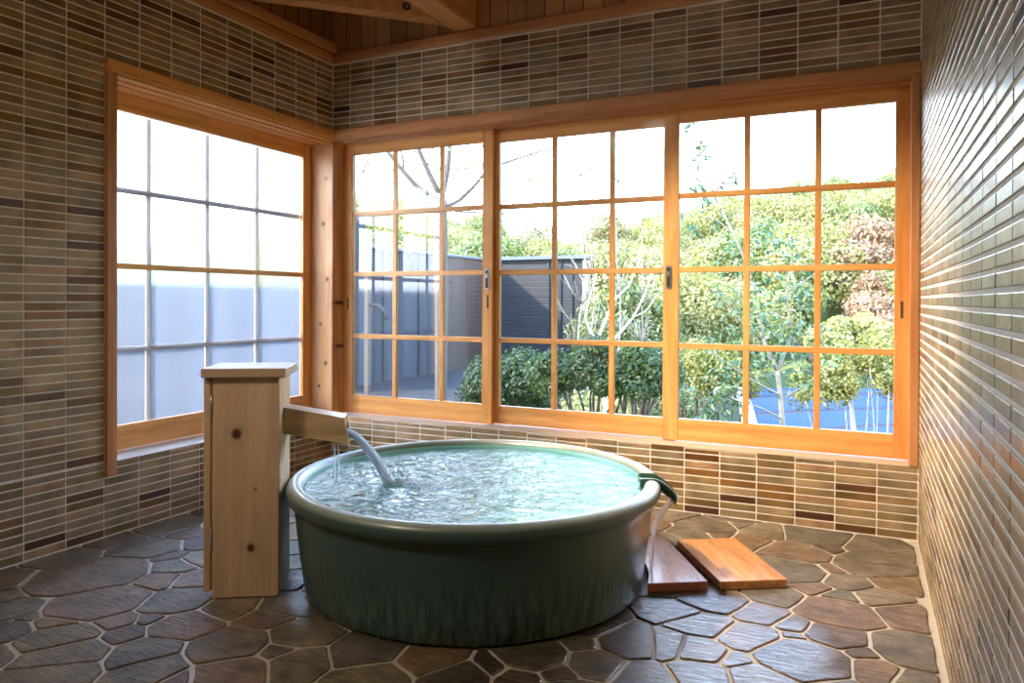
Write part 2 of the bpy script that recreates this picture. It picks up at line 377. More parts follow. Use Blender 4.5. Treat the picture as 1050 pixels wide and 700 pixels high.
M['leaf_maple'] = mat_leaf('sparse_maple_leaves', [(0, (.16, .16, .04)), (1, (.30, .26, .06))])
M['leaf_far0'] = mat_leaf('forest_yellow_green', [(0, (0.233, 0.233, 0.076)), (.6, (0.349, 0.326, 0.129)), (1, (0.427, 0.382, 0.175))])
M['leaf_far1'] = mat_leaf('forest_mid_green', [(0, (0.129, 0.166, 0.058)), (.6, (0.220, 0.259, 0.099)), (1, (0.323, 0.332, 0.146))])
M['leaf_far2'] = mat_leaf('forest_olive', [(0, (0.181, 0.172, 0.076)), (.6, (0.298, 0.259, 0.129)), (1, (0.375, 0.320, 0.175))])
M['leaf_far3'] = mat_leaf('forest_russet', [(0, (0.233, 0.136, 0.088)), (.6, (0.362, 0.222, 0.152)), (1, (0.401, 0.295, 0.175))])

# ------------------------------------------------------------------ the room
P_ = 0.035; QX = 0.1636
W = 3.061; ZS = 0.313; ZH = 1.997; ZP = 2.387; YF = -4.4; TH = 0.0026; J = 0.0064
Z_OFF = 0.0037
def tiles(mb, u_off, regions, mapf, jz=J, c=.0016):
    """mapf(u, z, d) -> world point, d = distance out of the wall into the room; regions are (u0, u1, z0, z1) kept clear of one another"""
    for (a0, a1, b0, b1) in regions:
        i0 = int(math.floor((a0 - u_off) / QX)); i1 = int(math.ceil((a1 - u_off) / QX))
        k0 = int(math.floor((b0 - Z_OFF) / P_)); k1 = int(math.ceil((b1 - Z_OFF) / P_))
        for i in range(i0, i1):
            for k in range(k0, k1):
                ua, ub = max(a0, u_off + i * QX + J / 2), min(a1, u_off + (i + 1) * QX - J / 2)
                za, zb = max(b0, Z_OFF + k * P_ + jz / 2), min(b1, Z_OFF + (k + 1) * P_ - jz / 2)
                if ub - ua < .006 or zb - za < .004: continue
                dj = random.uniform(-.0004, .0004)
                lo = [(ua, za), (ub, za), (ub, zb), (ua, zb)]; hi = [(ua + c, za + c), (ub - c, za + c), (ub - c, zb - c), (ua + c, zb - c)]
                vs = [mapf(u, z, -.001) for u, z in lo] + [mapf(u, z, TH - .0010 + dj) for u, z in lo] + [mapf(u, z, TH + dj) for u, z in hi]
                fs = [(8, 9, 10, 11)] + [(l * 4 + q, l * 4 + (q + 1) % 4, l * 4 + 4 + (q + 1) % 4, l * 4 + 4 + q) for l in (0, 1) for q in range(4)]
                mb.add(vs, fs)

# back wall (y = 0)
w = MB()
w.box(-.25, W + .25, TH, .20, -.05, ZS - .012); w.box(-.25, W + .25, TH, .20, 1.945, 2.9)
wb = tag(w.build('wall_back', M['grout']), 'tiled back wall above and below the three sliding windows', 'wall', kind='structure')
t = MB(); tiles(t, W - .1555 - 30 * QX, [(0.004, W - .004, 0, ZS - .002), (0.004, W - .004, ZH, ZP)], lambda u, z, d: (u, TH - d, z)); t.build('wall_tiles', M['tile'], wb, fix=True)
# left wall (x = 0)
w = MB()
w.box(-.20, -TH, YF - .2, TH, -.05, ZS - .012); w.box(-.20, -TH, YF - .2, TH, 1.945, 2.9); w.box(-.20, -TH, YF - .2, -1.42, ZS - .012, 1.945)
wl = tag(w.build('wall_left', M['grout']), 'tiled left wall around the frosted window', 'wall', kind='structure')
t = MB(); tiles(t, -.152 - 30 * QX, [(YF, -.004, 0, ZS - .002), (YF, -.004, ZH, ZP), (YF, -1.459, ZS - .002 + .0061, ZH - .003)], lambda u, z, d: (d - TH, u, z)); t.build('wall_tiles', M['tile'], wl)
# right wall (x = W)
w = MB(); w.box(W + TH, W + .2, YF - .2, .2, -.05, 2.9)
wr = tag(w.build('wall_right', M['grout']), 'glossy tiled right wall running past the camera', 'wall', kind='structure')
t = MB(); tiles(t, -.03 - 30 * QX, [(YF, -.004, 0, ZP)], lambda u, z, d: (W + TH - d, u, z), .0095, .0022); t.build('wall_tiles', M['tile'], wr)
# wall behind the camera
w = MB(); w.box(-.2, W + .2, YF - .2, YF - TH, -.05, 2.9)
wf = tag(w.build('wall_front', M['grout']), 'tiled wall behind the camera', 'wall', kind='structure')
t = MB(); tiles(t, 0, [(0, W, 0, ZP)], lambda u, z, d: (u, YF - TH + d, z)); t.build('wall_tiles', M['tile'], wf)
# ceiling
c = MB(); c.box(-.25, W + .25, YF - .2, .25, 2.8, 2.9)
tag(c.build('ceiling', M['panelX']), 'boarded timber ceiling high above the beams', 'ceiling', kind='structure')
# board panelling above the plates
c = MB(); c.box(0, W, -.012, .004, 2.42, 2.8); tag(c.build('trim_panel_back', M['panelX']), 'vertical board panelling above the back wall tiles', 'panelling', kind='structure')
c = MB(); c.box(-.004, .012, YF, -.012, 2.42, 2.8); tag(c.build('trim_panel_left', M['panelY']), 'dark board panelling above the left wall tiles', 'panelling', kind='structure')
# wall plates
c = MB(); c.box(0, W, -.028, .004, ZP + .004, 2.442, 0, .003); tag(c.build('trim_plate_back', M['trimX']), 'reddish timber strip capping the back wall tiles', 'trim', kind='structure')
c = MB(); c.box(-.004, .028, YF, -.028, ZP + .004, 2.436, 0, .003); tag(c.build('trim_plate_left', M['beamY']), 'lower timber strip capping the left wall tiles', 'trim', kind='structure')
c = MB(); c.box(-.004, .040, YF, -.012, 2.444, 2.500, 0, .004); tag(c.build('trim_beam_left', M['beamY']), 'orange timber rail just above the left wall strip', 'trim', kind='structure')
# ceiling beams
c = MB(); c.box(.836, .972, YF, -.012, 2.45, 2.68, 0, .004)
tag(c.build('ceiling_beam', M['beamY']), 'thick orange timber beam running to the back wall top', 'beam')
br = empty('corner_brace', (.42, -.66, 2.47), label='diagonal timber brace between left wall and ceiling beam', cat='beam')
c = MB(); n_ = Vector((1, -1, 0)).normalized() * .0425
A, B = Vector((.012, -1.06, 0)), Vector((.836, -.236, 0)); A -= Vector((0, 0, 0))
poly = [(A.x - n_.x + .03, A.y - n_.y + .03), (A.x + n_.x, A.y + n_.y), (B.x, B.y + n_.y * 2 + .0), (B.x, B.y)]
poly = [(.044, -.911), (.044, -1.028), (.834, -.238), (.834, -.121)]
c.prism([(x - .42, y + .66) for x, y in poly], -.020, .110); c.build('timber', M['beamX'], br)
c = MB(); dv = Vector((1, 1, 0)).normalized(); nv = Vector((1, -1, 0)).normalized()
bp = Vector((.738, -.334, 2.4925)) - Vector((.42, -.66, 2.47))
def disc(mb, p, nrm, r0, r1, h, mi=0, n=20):
    a = nrm.cross(Vector((0, 0, 1))).normalized(); b = nrm.cross(a)
    vs = [p + a * cos(2 * pi * k / n) * r0 + b * sin(2 * pi * k / n) * r0 for k in range(n)] + [p + nrm * h + a * cos(2 * pi * k / n) * r1 + b * sin(2 * pi * k / n) * r1 for k in range(n)]
    mb.add(vs, [tuple(range(n, 2 * n)), tuple(range(n - 1, -1, -1))] + [(k, (k + 1) % n, n + (k + 1) % n, n + k) for k in range(n)], mi)
disc(c, bp, nv, .022, .020, .003, 0); disc(c, bp + nv * .003, nv, .010, .009, .008, 1, 6)
c.build('bolt', [M['dark'], M['metal']], br)

# warm spot lamp added under the beam to brighten the boards and corner
def lamp(kind, name, loc, target, **k):
    d = bpy.data.lights.new(name, kind)
    for a, b_ in k.items(): setattr(d, a, b_)
    o = bpy.data.objects.new(name, d); COL.objects.link(o); o.location = loc
    o.rotation_euler = (Vector(target) - Vector(loc)).to_track_quat('-Z', 'Y').to_euler(); return o
spl = empty('added_spotlight', (.904, -1.35, 2.40), label='small dark spot lamp added under the ceiling beam for a warm glow', cat='added lamp')
aim = (Vector((2.80, -.25, .22)) - Vector((.904, -1.35, 2.40))).normalized()
c = MB(); c.tube([(0, 0, .050), (0, 0, .02), (0, 0, 0)], .010, 10); c.build('bracket', M['dark'], spl)
c = MB(); c.tube([aim * -.05, aim * .0, aim * .06, aim * .075], [.022, .032, .034, .036], 20, cap=False); c.build('lamp_shade', M['dark'], spl)
lamp('SPOT', 'added_spot_lamp', Vector((.904, -1.35, 2.40)) + aim * .03, (2.80, -.25, .22), energy=SPOT_W, color=(1.0, .80, .56), spot_size=R(66), spot_blend=1.0, shadow_soft_size=.09)
cl = empty('added_fill_fixture', (.75, -3.6, 2.77), label='round flush fill light added on the ceiling behind the camera', cat='added lamp')  # unseen fixture added to carry the fill light for the room
c = MB(); c.lathe([(.0005, .028), (.30, .028), (.31, .0), (.30, -.012), (.275, -.014)], (0, 0, 0), 48); c.build('rim', M['metal'], cl)
lamp('AREA', 'added_fill_lamp', (.75, -3.6, 2.75), (2.9, -1.2, .7), energy=FILL_W, color=(1.0, .86, .68), shape='DISK', size=.55, spread=R(110))

# window sills
c = MB(); c.box(-.2, W, 0, .20, ZS - .012, ZS, 0, .001); tag(c.build('trim_sill_back', M['sill']), 'pale stone sill below the three clear windows', 'sill', kind='structure')
c = MB(); c.box(-.21, 0, -1.42, 0, ZS - .012, ZS, 0, .001); tag(c.build('trim_sill_left', M['sill']), 'pale stone sill below the frosted window', 'sill', kind='structure')
# head trims (protruding) and casings
c = MB(); c.box(.0, W, -.022, .02, 1.952, ZH, 0, .003); c.box(0, W, -.012, .2, 1.938, 1.952, 0); c.box(0, W, .03, .085, 1.930, 1.938); 
tag(c.build('trim_head_back', M['trimX']), 'reddish timber head board over the three clear windows', 'trim', kind='structure')
c = MB(); c.box(-.02, .022, -1.459, .0, 1.945, ZH, 0, .003); c.box(-.2, .012, -1.42, 0, 1.935, 1.945); c.box(-.08, -.035, -1.42, 0, 1.927, 1.935); c.box(-.155, -.10, -1.42, 0, 1.930, 1.935)
tag(c.build('trim_head_left', M['frameY']), 'timber head board over the frosted window', 'trim', kind='structure')
c = MB(); c.box(-.06, .016, -1.459, -1.414, .254, 1.945, 0, .002)
c.v = [(max(x, .0005) if z < ZS else x, y, z) for x, y, z in c.v]
tag(c.build('trim_casing_left', M['trimZ']), 'upright timber casing at the left edge of the frosted window', 'trim', kind='structure')
c = MB(); c.box(3.026, W - .001, -.006, .19, ZS, 1.938, 0, .002)
tag(c.build('trim_casing_right', M['trimZ']), 'upright timber casing where the clear windows meet the right wall', 'trim', kind='structure')
c = MB(); c.box(-.195, 0, 0, .155, ZS, 1.945, 0, .004)
tag(c.build('trim_corner_post', M['post']), 'square knotty timber post in the corner between the windows', 'post', kind='structure')

# ------------------------------------------------------------------ sashes
def pull(mb, x, y, z, mi, h=.075, wd=.012):
    n = 14; vs = []; pts = []
    for k in range(n):
        a = 2 * pi * k / n; px = (wd / 2) * cos(a); pz = (h / 2 - wd / 2) * (1 if sin(a) > 0 else -1) + (wd / 2) * sin(a) * 1.0
        pts.append((x + px, z + pz))
    vs = [(a, y - .0008, b) for a, b in pts] + [(a, y + .003, b) for a, b in pts]
    mb.add(vs, [tuple(range(n)), tuple(range(2 * n - 1, n - 1, -1))] + [(k, n + k, n + (k + 1) % n, (k + 1) % n) for k in range(n)], mi)
def stadium(cx, cz, w_, h, y0, y1, mb, mi, n=20):
    pts = []
    for k in range(n):
        a = 2 * pi * (k + .5) / n; pts.append((cx + w_ / 2 * cos(a), cz + (h / 2 - w_ / 2) * (1 if sin(a) > 0 else -1) + w_ / 2 * sin(a)))
    vs = [(a, y0, b) for a, b in pts] + [(a, y1, b) for a, b in pts]
    mb.add(vs, [tuple(range(n)), tuple(range(2 * n - 1, n - 1, -1))] + [(k, n + k, n + (k + 1) % n, (k + 1) % n) for k in range(n)], mi)
def sash(name, label, x0, x1, g0, g1, mull, rows, y, zt=1.935, zb=.318, gt=1.868, gb=.426, D=.030, pulls=(), lock=None):
    root = empty(name, ((x0 + x1) / 2, y, zb), label=label, cat='window', kind='structure', group='sliding sashes in the back wall')
    L = lambda mb: [setattr(mb, 'v', [(a - (x0 + x1) / 2, b - y, c_ - zb) for a, b, c_ in mb.v]), mb][1]
    f = MB(); f.box(x0, g0, y, y + D, zb, zt, 0, .002); f.box(g1, x1, y, y + D, zb, zt, 0, .002)
    f.box(g0, g1, y + .001, y + D - .001, gt, zt, 1, .0015); f.box(g0, g1, y + .001, y + D - .001, zb, gb, 1, .0015)
    L(f).build('sash_frame', [M['frameZ'], M['frameX']], root)
    h = .0135
    for xm in mull: b = MB(); b.box(xm - h, xm + h, y + .004, y + .026, gb, gt, 0, .0015); L(b).build('muntin', M['frameZ'], root)
    for zm in rows: b = MB(); b.box(g0, g1, y + .0035, y + .0265, zm - h, zm + h, 0, .0015); L(b).build('muntin', M['frameX'], root)
    g = MB(); g.box(g0, g1, y + .0285, y + .0288, gb, gt); L(g).build('glass_pane', M['glass'], root)
    for xp, zp in pulls: b = MB(); pull(b, xp, y, zp, 0); L(b).build('finger_pull', M['bark_dark'], root)
    if lock:
        b = MB(); stadium(lock[0], lock[1], .030, .118, y - .004, y + .001, b, 0); ob = L(b).build('lock_plate', M['metal'], root)
        b = MB(); stadium(lock[0], lock[1], .018, .100, y - .0048, y - .0035, b, 0); L(b).build('lock_recess', M['dark'], ob)
        b = MB(); stadium(lock[0], lock[1] + .018, .014, .026, y - .009, y - .0045, b, 0); L(b).build('latch_knob', M['metal'], ob)
    return root
ROWS = (1.512, 1.152, .780)
sash('window_1', 'left clear sliding window with the corner post beside it', .002, 1.013, .070, .950, (.368, .686), ROWS, .10, pulls=((.985, .99), (.035, .975)), lock=(.981, 1.115))
sash('window_2', 'middle clear sliding window showing green shrubs and fence end', .960, 2.010, 1.037, 1.965, (1.346 + .014, 1.666 + .014), ROWS, .137, gb=.418)
sash('window_3', 'right clear sliding window next to the glossy wall', 1.957, 3.030, 2.033, 2.970, (2.351, 2.661), ROWS, .10, gb=.424, pulls=((3.000, .965),), lock=(1.985, 1.115))
# frosted window in the left wall (x is depth here)
fw = empty('window_4', (-.16, -.75, .318), label='frosted window in the left wall', cat='window', kind='structure')
LF = lambda mb: [setattr(mb, 'v', [(a + .16, b + .75, c_ - .318) for a, b, c_ in mb.v]), mb][1]
f = MB(); f.box(-.19, -.16, -1.50, -1.44, .318, 1.93, 0, .002); f.box(-.19, -.16, -.072, -.001, .318, 1.93, 0, .002)
f.box(-.189, -.161, -1.44, -.072, 1.843, 1.93, 1, .0015); f.box(-.189, -.161, -1.44, -.072, .318, .428, 1, .0015)
f.v = [(x, max(y, -1.418) if y < -1.3 and x < -.1 and False else y, z) for x, y, z in f.v]
LF(f).build('sash_frame', [M['frameZ'], M['frameY']], fw)
b = MB(); b.box(-.186, -.163, -1.44, -.072, 1.133, 1.158, 0, .0015); LF(b).build('muntin', M['frameY'], fw)
for ym in (-1.10, -.755, -.412): b = MB(); b.box(-.198, -.192, ym - .013, ym + .013, .428, 1.843); LF(b).build('muntin', M['muntin_out'], fw)
for zm in (1.491, .767): b = MB(); b.box(-.1985, -.1925, -1.44, -.072, zm - .013, zm + .013); LF(b).build('muntin', M['muntin_out'], fw)
g = MB(); g.box(-.180, -.176, -1.44, -.072, .428, 1.843); LF(g).build('frosted_pane', M['frost'], fw)

# ------------------------------------------------------------------ floor of crazy paving
FL = MB(); FL.box(-.05, W + .05, YF - .05, .05, -.06, 0)
floor = tag(FL.build('floor', M['mortar']), 'mortar bed of the flagstone floor', 'floor', kind='structure')
def px2floor(u, v, z=0.0):
    d = AX_R * ((u - 525) / F_PX) + AX_F - AX_U * ((v - (350 - 37.04)) / F_PX); tt = (z - CAMPOS.z) / d.z; q = CAMPOS + d * tt; return q.x, q.y
raw = []
for ox, oy, lst in (
  (0, 467, [(210,315,90),(350,265,75),(530,215,100),(440,290,110),(280,370,190),(510,345,75),(460,390,90),(600,320,40),(509,315,38),(590,385,60),(300,450,170),(530,450,110),(60,470,80),(115,490,35),(205,500,90),(176,432,40),(35,540,60),(185,565,130),(350,510,75),(465,500,45),(375,555,70),(560,525,105),(190,620,150),(435,605,110),(8,620,45),(150,672,150),(460,665,110),(700,590,120),(529,695,50),(700,668,110),(855,600,20),(920,555,80),(910,635,70),(700,470,70),(820,500,50),(880,465,60),(30,385,60),(15,440,30),(905,380,35),(900,330,35),(905,290,30),(900,240,30),(620,270,40),(590,235,60),(700,210,80),(800,200,80),(760,300,80),(740,390,80),(790,370,50)]),
  (350, 467, [(80,605,90),(280,635,100),(590,615,110),(735,580,30),(780,640,85),(450,655,25),(100,692,110),(350,684,110),(550,692,70),(660,672,30),(930,685,80),(880,580,90),(1010,590,60)]),
  (700, 467, [(80,215,80),(250,235,60),(168,213,18),(410,250,100),(620,290,120),(360,300,100),(205,262,45),(340,355,110),(590,340,130),(500,390,70),(410,405,35),(465,350,20),(432,290,45),(670,390,90),(490,433,35),(610,440,70),(700,495,90),(480,485,120),(270,430,80),(710,605,125),(470,560,90),(230,485,80),(75,520,85),(210,560,100),(345,525,35),(350,572,30),(370,630,160),(545,612,25),(595,668,90),(170,640,40),(50,605,80),(100,445,110),(0,480,60),(60,675,90),(240,690,110),(450,698,60),(700,700,80),(110,243,25),(30,245,50),(-60,260,50),(20,320,80),(120,330,90),(-30,400,90)])):
    for x, y, hw in lst:
        u, v = ox + x / 3.0, oy + y / 3.0; p = px2floor(u, v); dep = (Vector((p[0], p[1], 0)) - CAMPOS).dot(AX_F)
        raw.append((p[0], p[1], max(.03, hw / 3.0 * dep / F_PX * .9)))
seeds = [s_ for s_ in raw if -.3 < s_[0] < W + .3 and -4.6 < s_[1] < .3]
for _ in range(4000):
    x, y = random.uniform(-.2, W + .2), random.uniform(YF - .2, .2)
    if all(hypot(x - a, y - b_) > r + .10 for a, b_, r in seeds): seeds.append((x, y, random.uniform(.06, .13)))
def clip(poly, a, b_, c_):       # keep a*x+b*y<=c
    out = []
    for i in range(len(poly)):
        p, q = poly[i], poly[(i + 1) % len(poly)]; dp = a * p[0] + b_ * p[1] - c_; dq = a * q[0] + b_ * q[1] - c_
        if dp <= 0: out.append(p)
        if dp * dq < 0: k = dp / (dp - dq); out.append((p[0] + (q[0] - p[0]) * k, p[1] + (q[1] - p[1]) * k))
    return out
st = MB()
for i, (x, y, r) in enumerate(seeds):
    poly = [(0.012, YF), (W - .02, YF), (W - .02, -.012), (.012, -.012)]
    for j, (x2, y2, r2) in enumerate(seeds):
        if i == j: continue
        dx, dy = x2 - x, y2 - y; dd = hypot(dx, dy)
        if dd > .9 or dd < 1e-4: continue
        dx /= dd; dy /= dd; tpos = (dd * dd + r * r - r2 * r2) / (2 * dd); gap = random.uniform(.0035, .0085)
        poly = clip(poly, dx, dy, dx * x + dy * y + tpos - gap)
        if len(poly) < 3: break
    if len(poly) < 3: continue
    ar = abs(sum(poly[k][0] * poly[(k + 1) % len(poly)][1] - poly[(k + 1) % len(poly)][0] * poly[k][1] for k in range(len(poly)))) / 2
    if ar < .0008: continue
    # chaikin corners once, then roughen
    q = []
    for k in range(len(poly)):
        a, b_ = poly[k], poly[(k + 1) % len(poly)]; L_ = hypot(b_[0] - a[0], b_[1] - a[1]); e = min(.10, .007 / max(L_, 1e-4))
        n_seg = max(1, int(L_ / .03)); 
        for s_ in range(n_seg + 1): tt = e + (1 - 2 * e) * s_ / n_seg; q.append((a[0] + (b_[0] - a[0]) * tt, a[1] + (b_[1] - a[1]) * tt))
    q2 = []
    for a, b_ in q:
        nx = noise.noise(Vector((a * 14, b_ * 14, 3.1))) * .006; ny = noise.noise(Vector((a * 14, b_ * 14, 9.7))) * .006; q2.append((a + nx, b_ + ny))
    cx = sum(p[0] for p in q2) / len(q2); cy = sum(p[1] for p in q2) / len(q2); n = len(q2); h0 = random.uniform(.0045, .0065)
    def ins(p, d): l = hypot(p[0] - cx, p[1] - cy) or 1; k = max(.2, 1 - d / l); return (cx + (p[0] - cx) * k, cy + (p[1] - cy) * k)
    r1 = [ins(p, .003) for p in q2]
    vs = [(a, b_, -.002) for a, b_ in q2] + [(a, b_, h0 - .002) for a, b_ in q2] + [(a, b_, h0) for a, b_ in r1] + [(cx, cy, h0)]
    fs = [(l * n + k, l * n + (k + 1) % n, l * n + n + (k + 1) % n, l * n + n + k) for l in (0, 1) for k in range(n)] + [(2 * n + k, 2 * n + (k + 1) % n, 3 * n) for k in range(n)]
    st.add(vs, fs)
st.build('paving_stones', M['stone'], floor)
ZF = .0066

# ------------------------------------------------------------------ tub
TC = (1.578, -1.135)
tub = empty('bathtub', (TC[0], TC[1], ZF), label='large round green glazed ceramic bathtub full of water', cat='bathtub')
GA = R(20.7)
def notch(r, z, a):
    d = (a - GA + pi) % (2 * pi) - pi; k = math.exp(-(d / R(4.2)) ** 4)
    if z > .30 and r > .56: z = z - k * .030 * min(1, (z - .30) / .06)
    return r, z
prof_o = [(.560, .0), (.592, .002), (.600, .012), (.606, .05), (.616, .12), (.626, .20), (.633, .27), (.636, .303), (.640, .310), (.6500, .311), (.6580, .316), (.6625, .327), (.6630, .340), (.6590, .353), (.6500, .362), (.638, .366), (.624, .366), (.612, .360), (.605, .348)]
prof_i = [(.605, .348), (.602, .33), (.598, .25), (.585, .12), (.56, .07), (.50, .05), (.0005, .045)]
b = MB(); b.lathe(prof_o, (0, 0, 0), 200, 0, notch); b.lathe(prof_i, (0, 0, 0), 200, 1, notch)
b.build('basin', [M['tub'], M['tub_in']], tub)
# overflow lip: a dark green half round gutter laid through the notch
b = MB(); n1, n2 = 14, 12; vs = []
er = Vector((cos(GA), sin(GA), 0)); et = Vector((-sin(GA), cos(GA), 0))
for side in (0, 1):
    for i in range(n1):
        s_ = i / (n1 - 1); rr = .590 + s_ * .128; drop = .055 * max(0, (s_ - .35) / .65) ** 1.8
        for k in range(n2):
            a = pi * k / (n2 - 1); wd = .050 * (1 - .08 * s_) - (.011 if side else 0)
            z = .366 - drop - (.046 - (.018 if side else 0)) * sin(a)
            vs.append(er * rr + et * cos(a) * wd + Vector((0, 0, z + (.001 if side else 0.0))))
fs = []
for sd in (0, 1):
    o_ = sd * n1 * n2
    for i in range(n1 - 1):
        for k in range(n2 - 1): fs.append((o_ + i * n2 + k, o_ + i * n2 + k + 1, o_ + (i + 1) * n2 + k + 1, o_ + (i + 1) * n2 + k))
o_ = n1 * n2
for i in range(n1 - 1):
    for k in (0, n2 - 1): fs.append((i * n2 + k, (i + 1) * n2 + k, o_ + (i + 1) * n2 + k, o_ + i * n2 + k))
for k in range(n2 - 1):
    for i in (0, n1 - 1): fs.append((i * n2 + k, i * n2 + k + 1, o_ + i * n2 + k + 1, o_ + i * n2 + k))
b.add(vs, fs, 0, True); b.build('overflow_lip', M['lip'], tub)
# water in the tub
WZ = .338
LAND = Vector((1.328, -1.313))
b = MB(); nr, na = 70, 220; vs = [(0, 0, 0)]
def wh(x, y):
    r = hypot(x, y); d = hypot(x + TC[0] - LAND.x, y + TC[1] - LAND.y)
    h = .0018 * noise.noise(Vector((x * 9, y * 9, 0))) + .0010 * noise.noise(Vector((x * 24, y * 24, 5)))
    h += .0045 * math.exp(-d * 5.0) * sin(d * 90) + .0025 * math.exp(-d * 2.2) * noise.noise(Vector((x * 40, y * 40, 2)))
    return h * min(1, (.6 - r) / .03 + .2)
for i in range(1, nr + 1):
    for k in range(na):
        r = .601 * i / nr; a = 2 * pi * k / na; x, y = r * cos(a), r * sin(a); vs.append((x, y, wh(x, y)))
fs = [(0, 1 + k, 1 + (k + 1) % na) for k in range(na)]
for i in range(nr - 1):
    for k in range(na): fs.append((1 + i * na + k, 1 + (i + 1) * na + k, 1 + (i + 1) * na + (k + 1) % na, 1 + i * na + (k + 1) % na))
b.add(vs, fs, 0, True)
wt = b.build('bath_water', M['water']); wt.location = (TC[0], TC[1], WZ + ZF)
tag(wt, 'rippling clear blue green water filling the round tub', 'water')
# foam where the stream lands
b = MB()
def ico(mb, c_, r, mi=0):
    u = [(0, 0, 1), (.894, 0, .447), (.276, .851, .447), (-.724, .526, .447), (-.724, -.526, .447), (.276, -.851, .447), (.724, .526, -.447), (-.276, .851, -.447), (-.894, 0, -.447), (-.276, -.851, -.447), (.724, -.526, -.447), (0, 0, -1)]
    fs = [(0, 1, 2), (0, 2, 3), (0, 3, 4), (0, 4, 5), (0, 5, 1), (1, 6, 2), (2, 7, 3), (3, 8, 4), (4, 9, 5), (5, 10, 1), (2, 6, 7), (3, 7, 8), (4, 8, 9), (5, 9, 10), (1, 10, 6), (6, 11, 7), (7, 11, 8), (8, 11, 9), (9, 11, 10), (10, 11, 6)]
    mb.add([(c_[0] + x * r, c_[1] + y * r, c_[2] + z * r * .8) for x, y, z in u], fs, mi, True)
for _ in range(520):
    s_ = random.random() ** 1.3; a = random.gauss(0, .35)
    px, py = LAND.x + .02 + s_ * .19 * cos(a + .2), LAND.y + .01 + s_ * .19 * sin(a + .15) + random.gauss(0, .012)
    ico(b, (px, py, WZ + ZF + .001 + random.random() * .014 * (1 - s_)), random.uniform(.0018, .0055) * (1.2 - .6 * s_))
tag(b.build('splash_foam', M['foam']), 'white splash bubbles where the stream meets the tub water', 'foam', kind='stuff')

# overflow water running down the tub side
b = MB(); vs = []; NS, NK = 26, 16
for i in range(NS):
    s_ = i / (NS - 1); z = .300 - .293 * s_; rs = .618 + .018 * (z / .33)
    r = rs + .014 + .078 * max(0, 1 - s_ * 1.9) ** 2; wd = .036 - .010 * s_ + .002 * sin(i * .9)
    for k in range(NK):
        a = 2 * pi * k / NK; p = er * (r + .0045 * sin(a) + .0015 * sin(k * 2.3 + i * .4)) + et * (cos(a) * wd)
        vs.append((TC[0] + p.x, TC[1] + p.y, z + ZF))
fs = [(i * NK + k, i * NK + (k + 1) % NK, (i + 1) * NK + (k + 1) % NK, (i + 1) * NK + k) for i in range(NS - 1) for k in range(NK)] + [tuple(range(NK)), tuple(range((NS - 1) * NK, NS * NK))]
b.add(vs, fs, 0, True)
tag(b.build('overflow_stream', M['stream']), 'thin sheet of water spilling from the dark green tub lip to the floor', 'water')

# ------------------------------------------------------------------ water box with spout
EX = Vector((.843, .537, 0)).normalized(); ang = math.atan2(EX.y, EX.x)
box = empty('spout_box', (.913, -1.735, ZF), ang, label='tall pale cypress box with a knotty front and flat lid beside the tub', cat='wooden box')
b = MB(); b.box(0, .216, 0, .204, .0, .732, 0, .003); b.build('body', M['hinoki'], box)
b = MB(); b.box(-.027, -.0035, .001, .204, .024, .730, 0, .003); dr = b.build('door', M['hinoki'], box)
for z in (.60, .16): b = MB(); b.box(-.0045, .001, -.0015, .010, z, z + .075); b.tube([(-.002, -.002, z), (-.002, -.002, z + .075)], .0028, 8); b.build('hinge', M['metal'], dr)
b = MB(); b.box(-.032, .238, -.018, .222, .732, .763, 0, .0035); b.build('lid', M['hinokiX'], box)
# spout
spx = empty('water_spout', (.913 + EX.x * .216 - EX.y * .075, -1.735 + EX.y * .216 + EX.x * .075, ZF + .53), ang,
            label='sloping square timber spout projecting from the cypress box over the tub', cat='spout')
b = MB(); Ls, hh, ww = .205, .090, .098; sl = .19
def sp(x, y, z): return (x, y, z - sl * x)
out = [(.001, 0), (Ls, 0), (Ls + .0, ww), (.001, ww)]
def section(x_top, x_bot, y0, y1, z0, z1, mi=0):
    vs = [sp(.001, y0, z0), sp(.001, y1, z0), sp(.001, y1, z1), sp(.001, y0, z1), sp(x_bot, y0, z0), sp(x_bot, y1, z0), sp(x_top, y1, z1), sp(x_top, y0, z1)]
    b.add(vs, [(3, 2, 1, 0), (4, 5, 6, 7), (0, 1, 5, 4), (1, 2, 6, 5), (2, 3, 7, 6), (3, 0, 4, 7)], mi)
cut = lambda z: Ls - .0 + (.09 - z) * .16
section(cut(.09), cut(.066), 0, ww, .066, .09); section(cut(.024), cut(0), 0, ww, 0, .024)
section(cut(.066), cut(.024), 0, .022, .024, .066); section(cut(.066), cut(.024), ww - .022, ww, .024, .066)
b.build('trough', M['hinoki_wet'], spx)
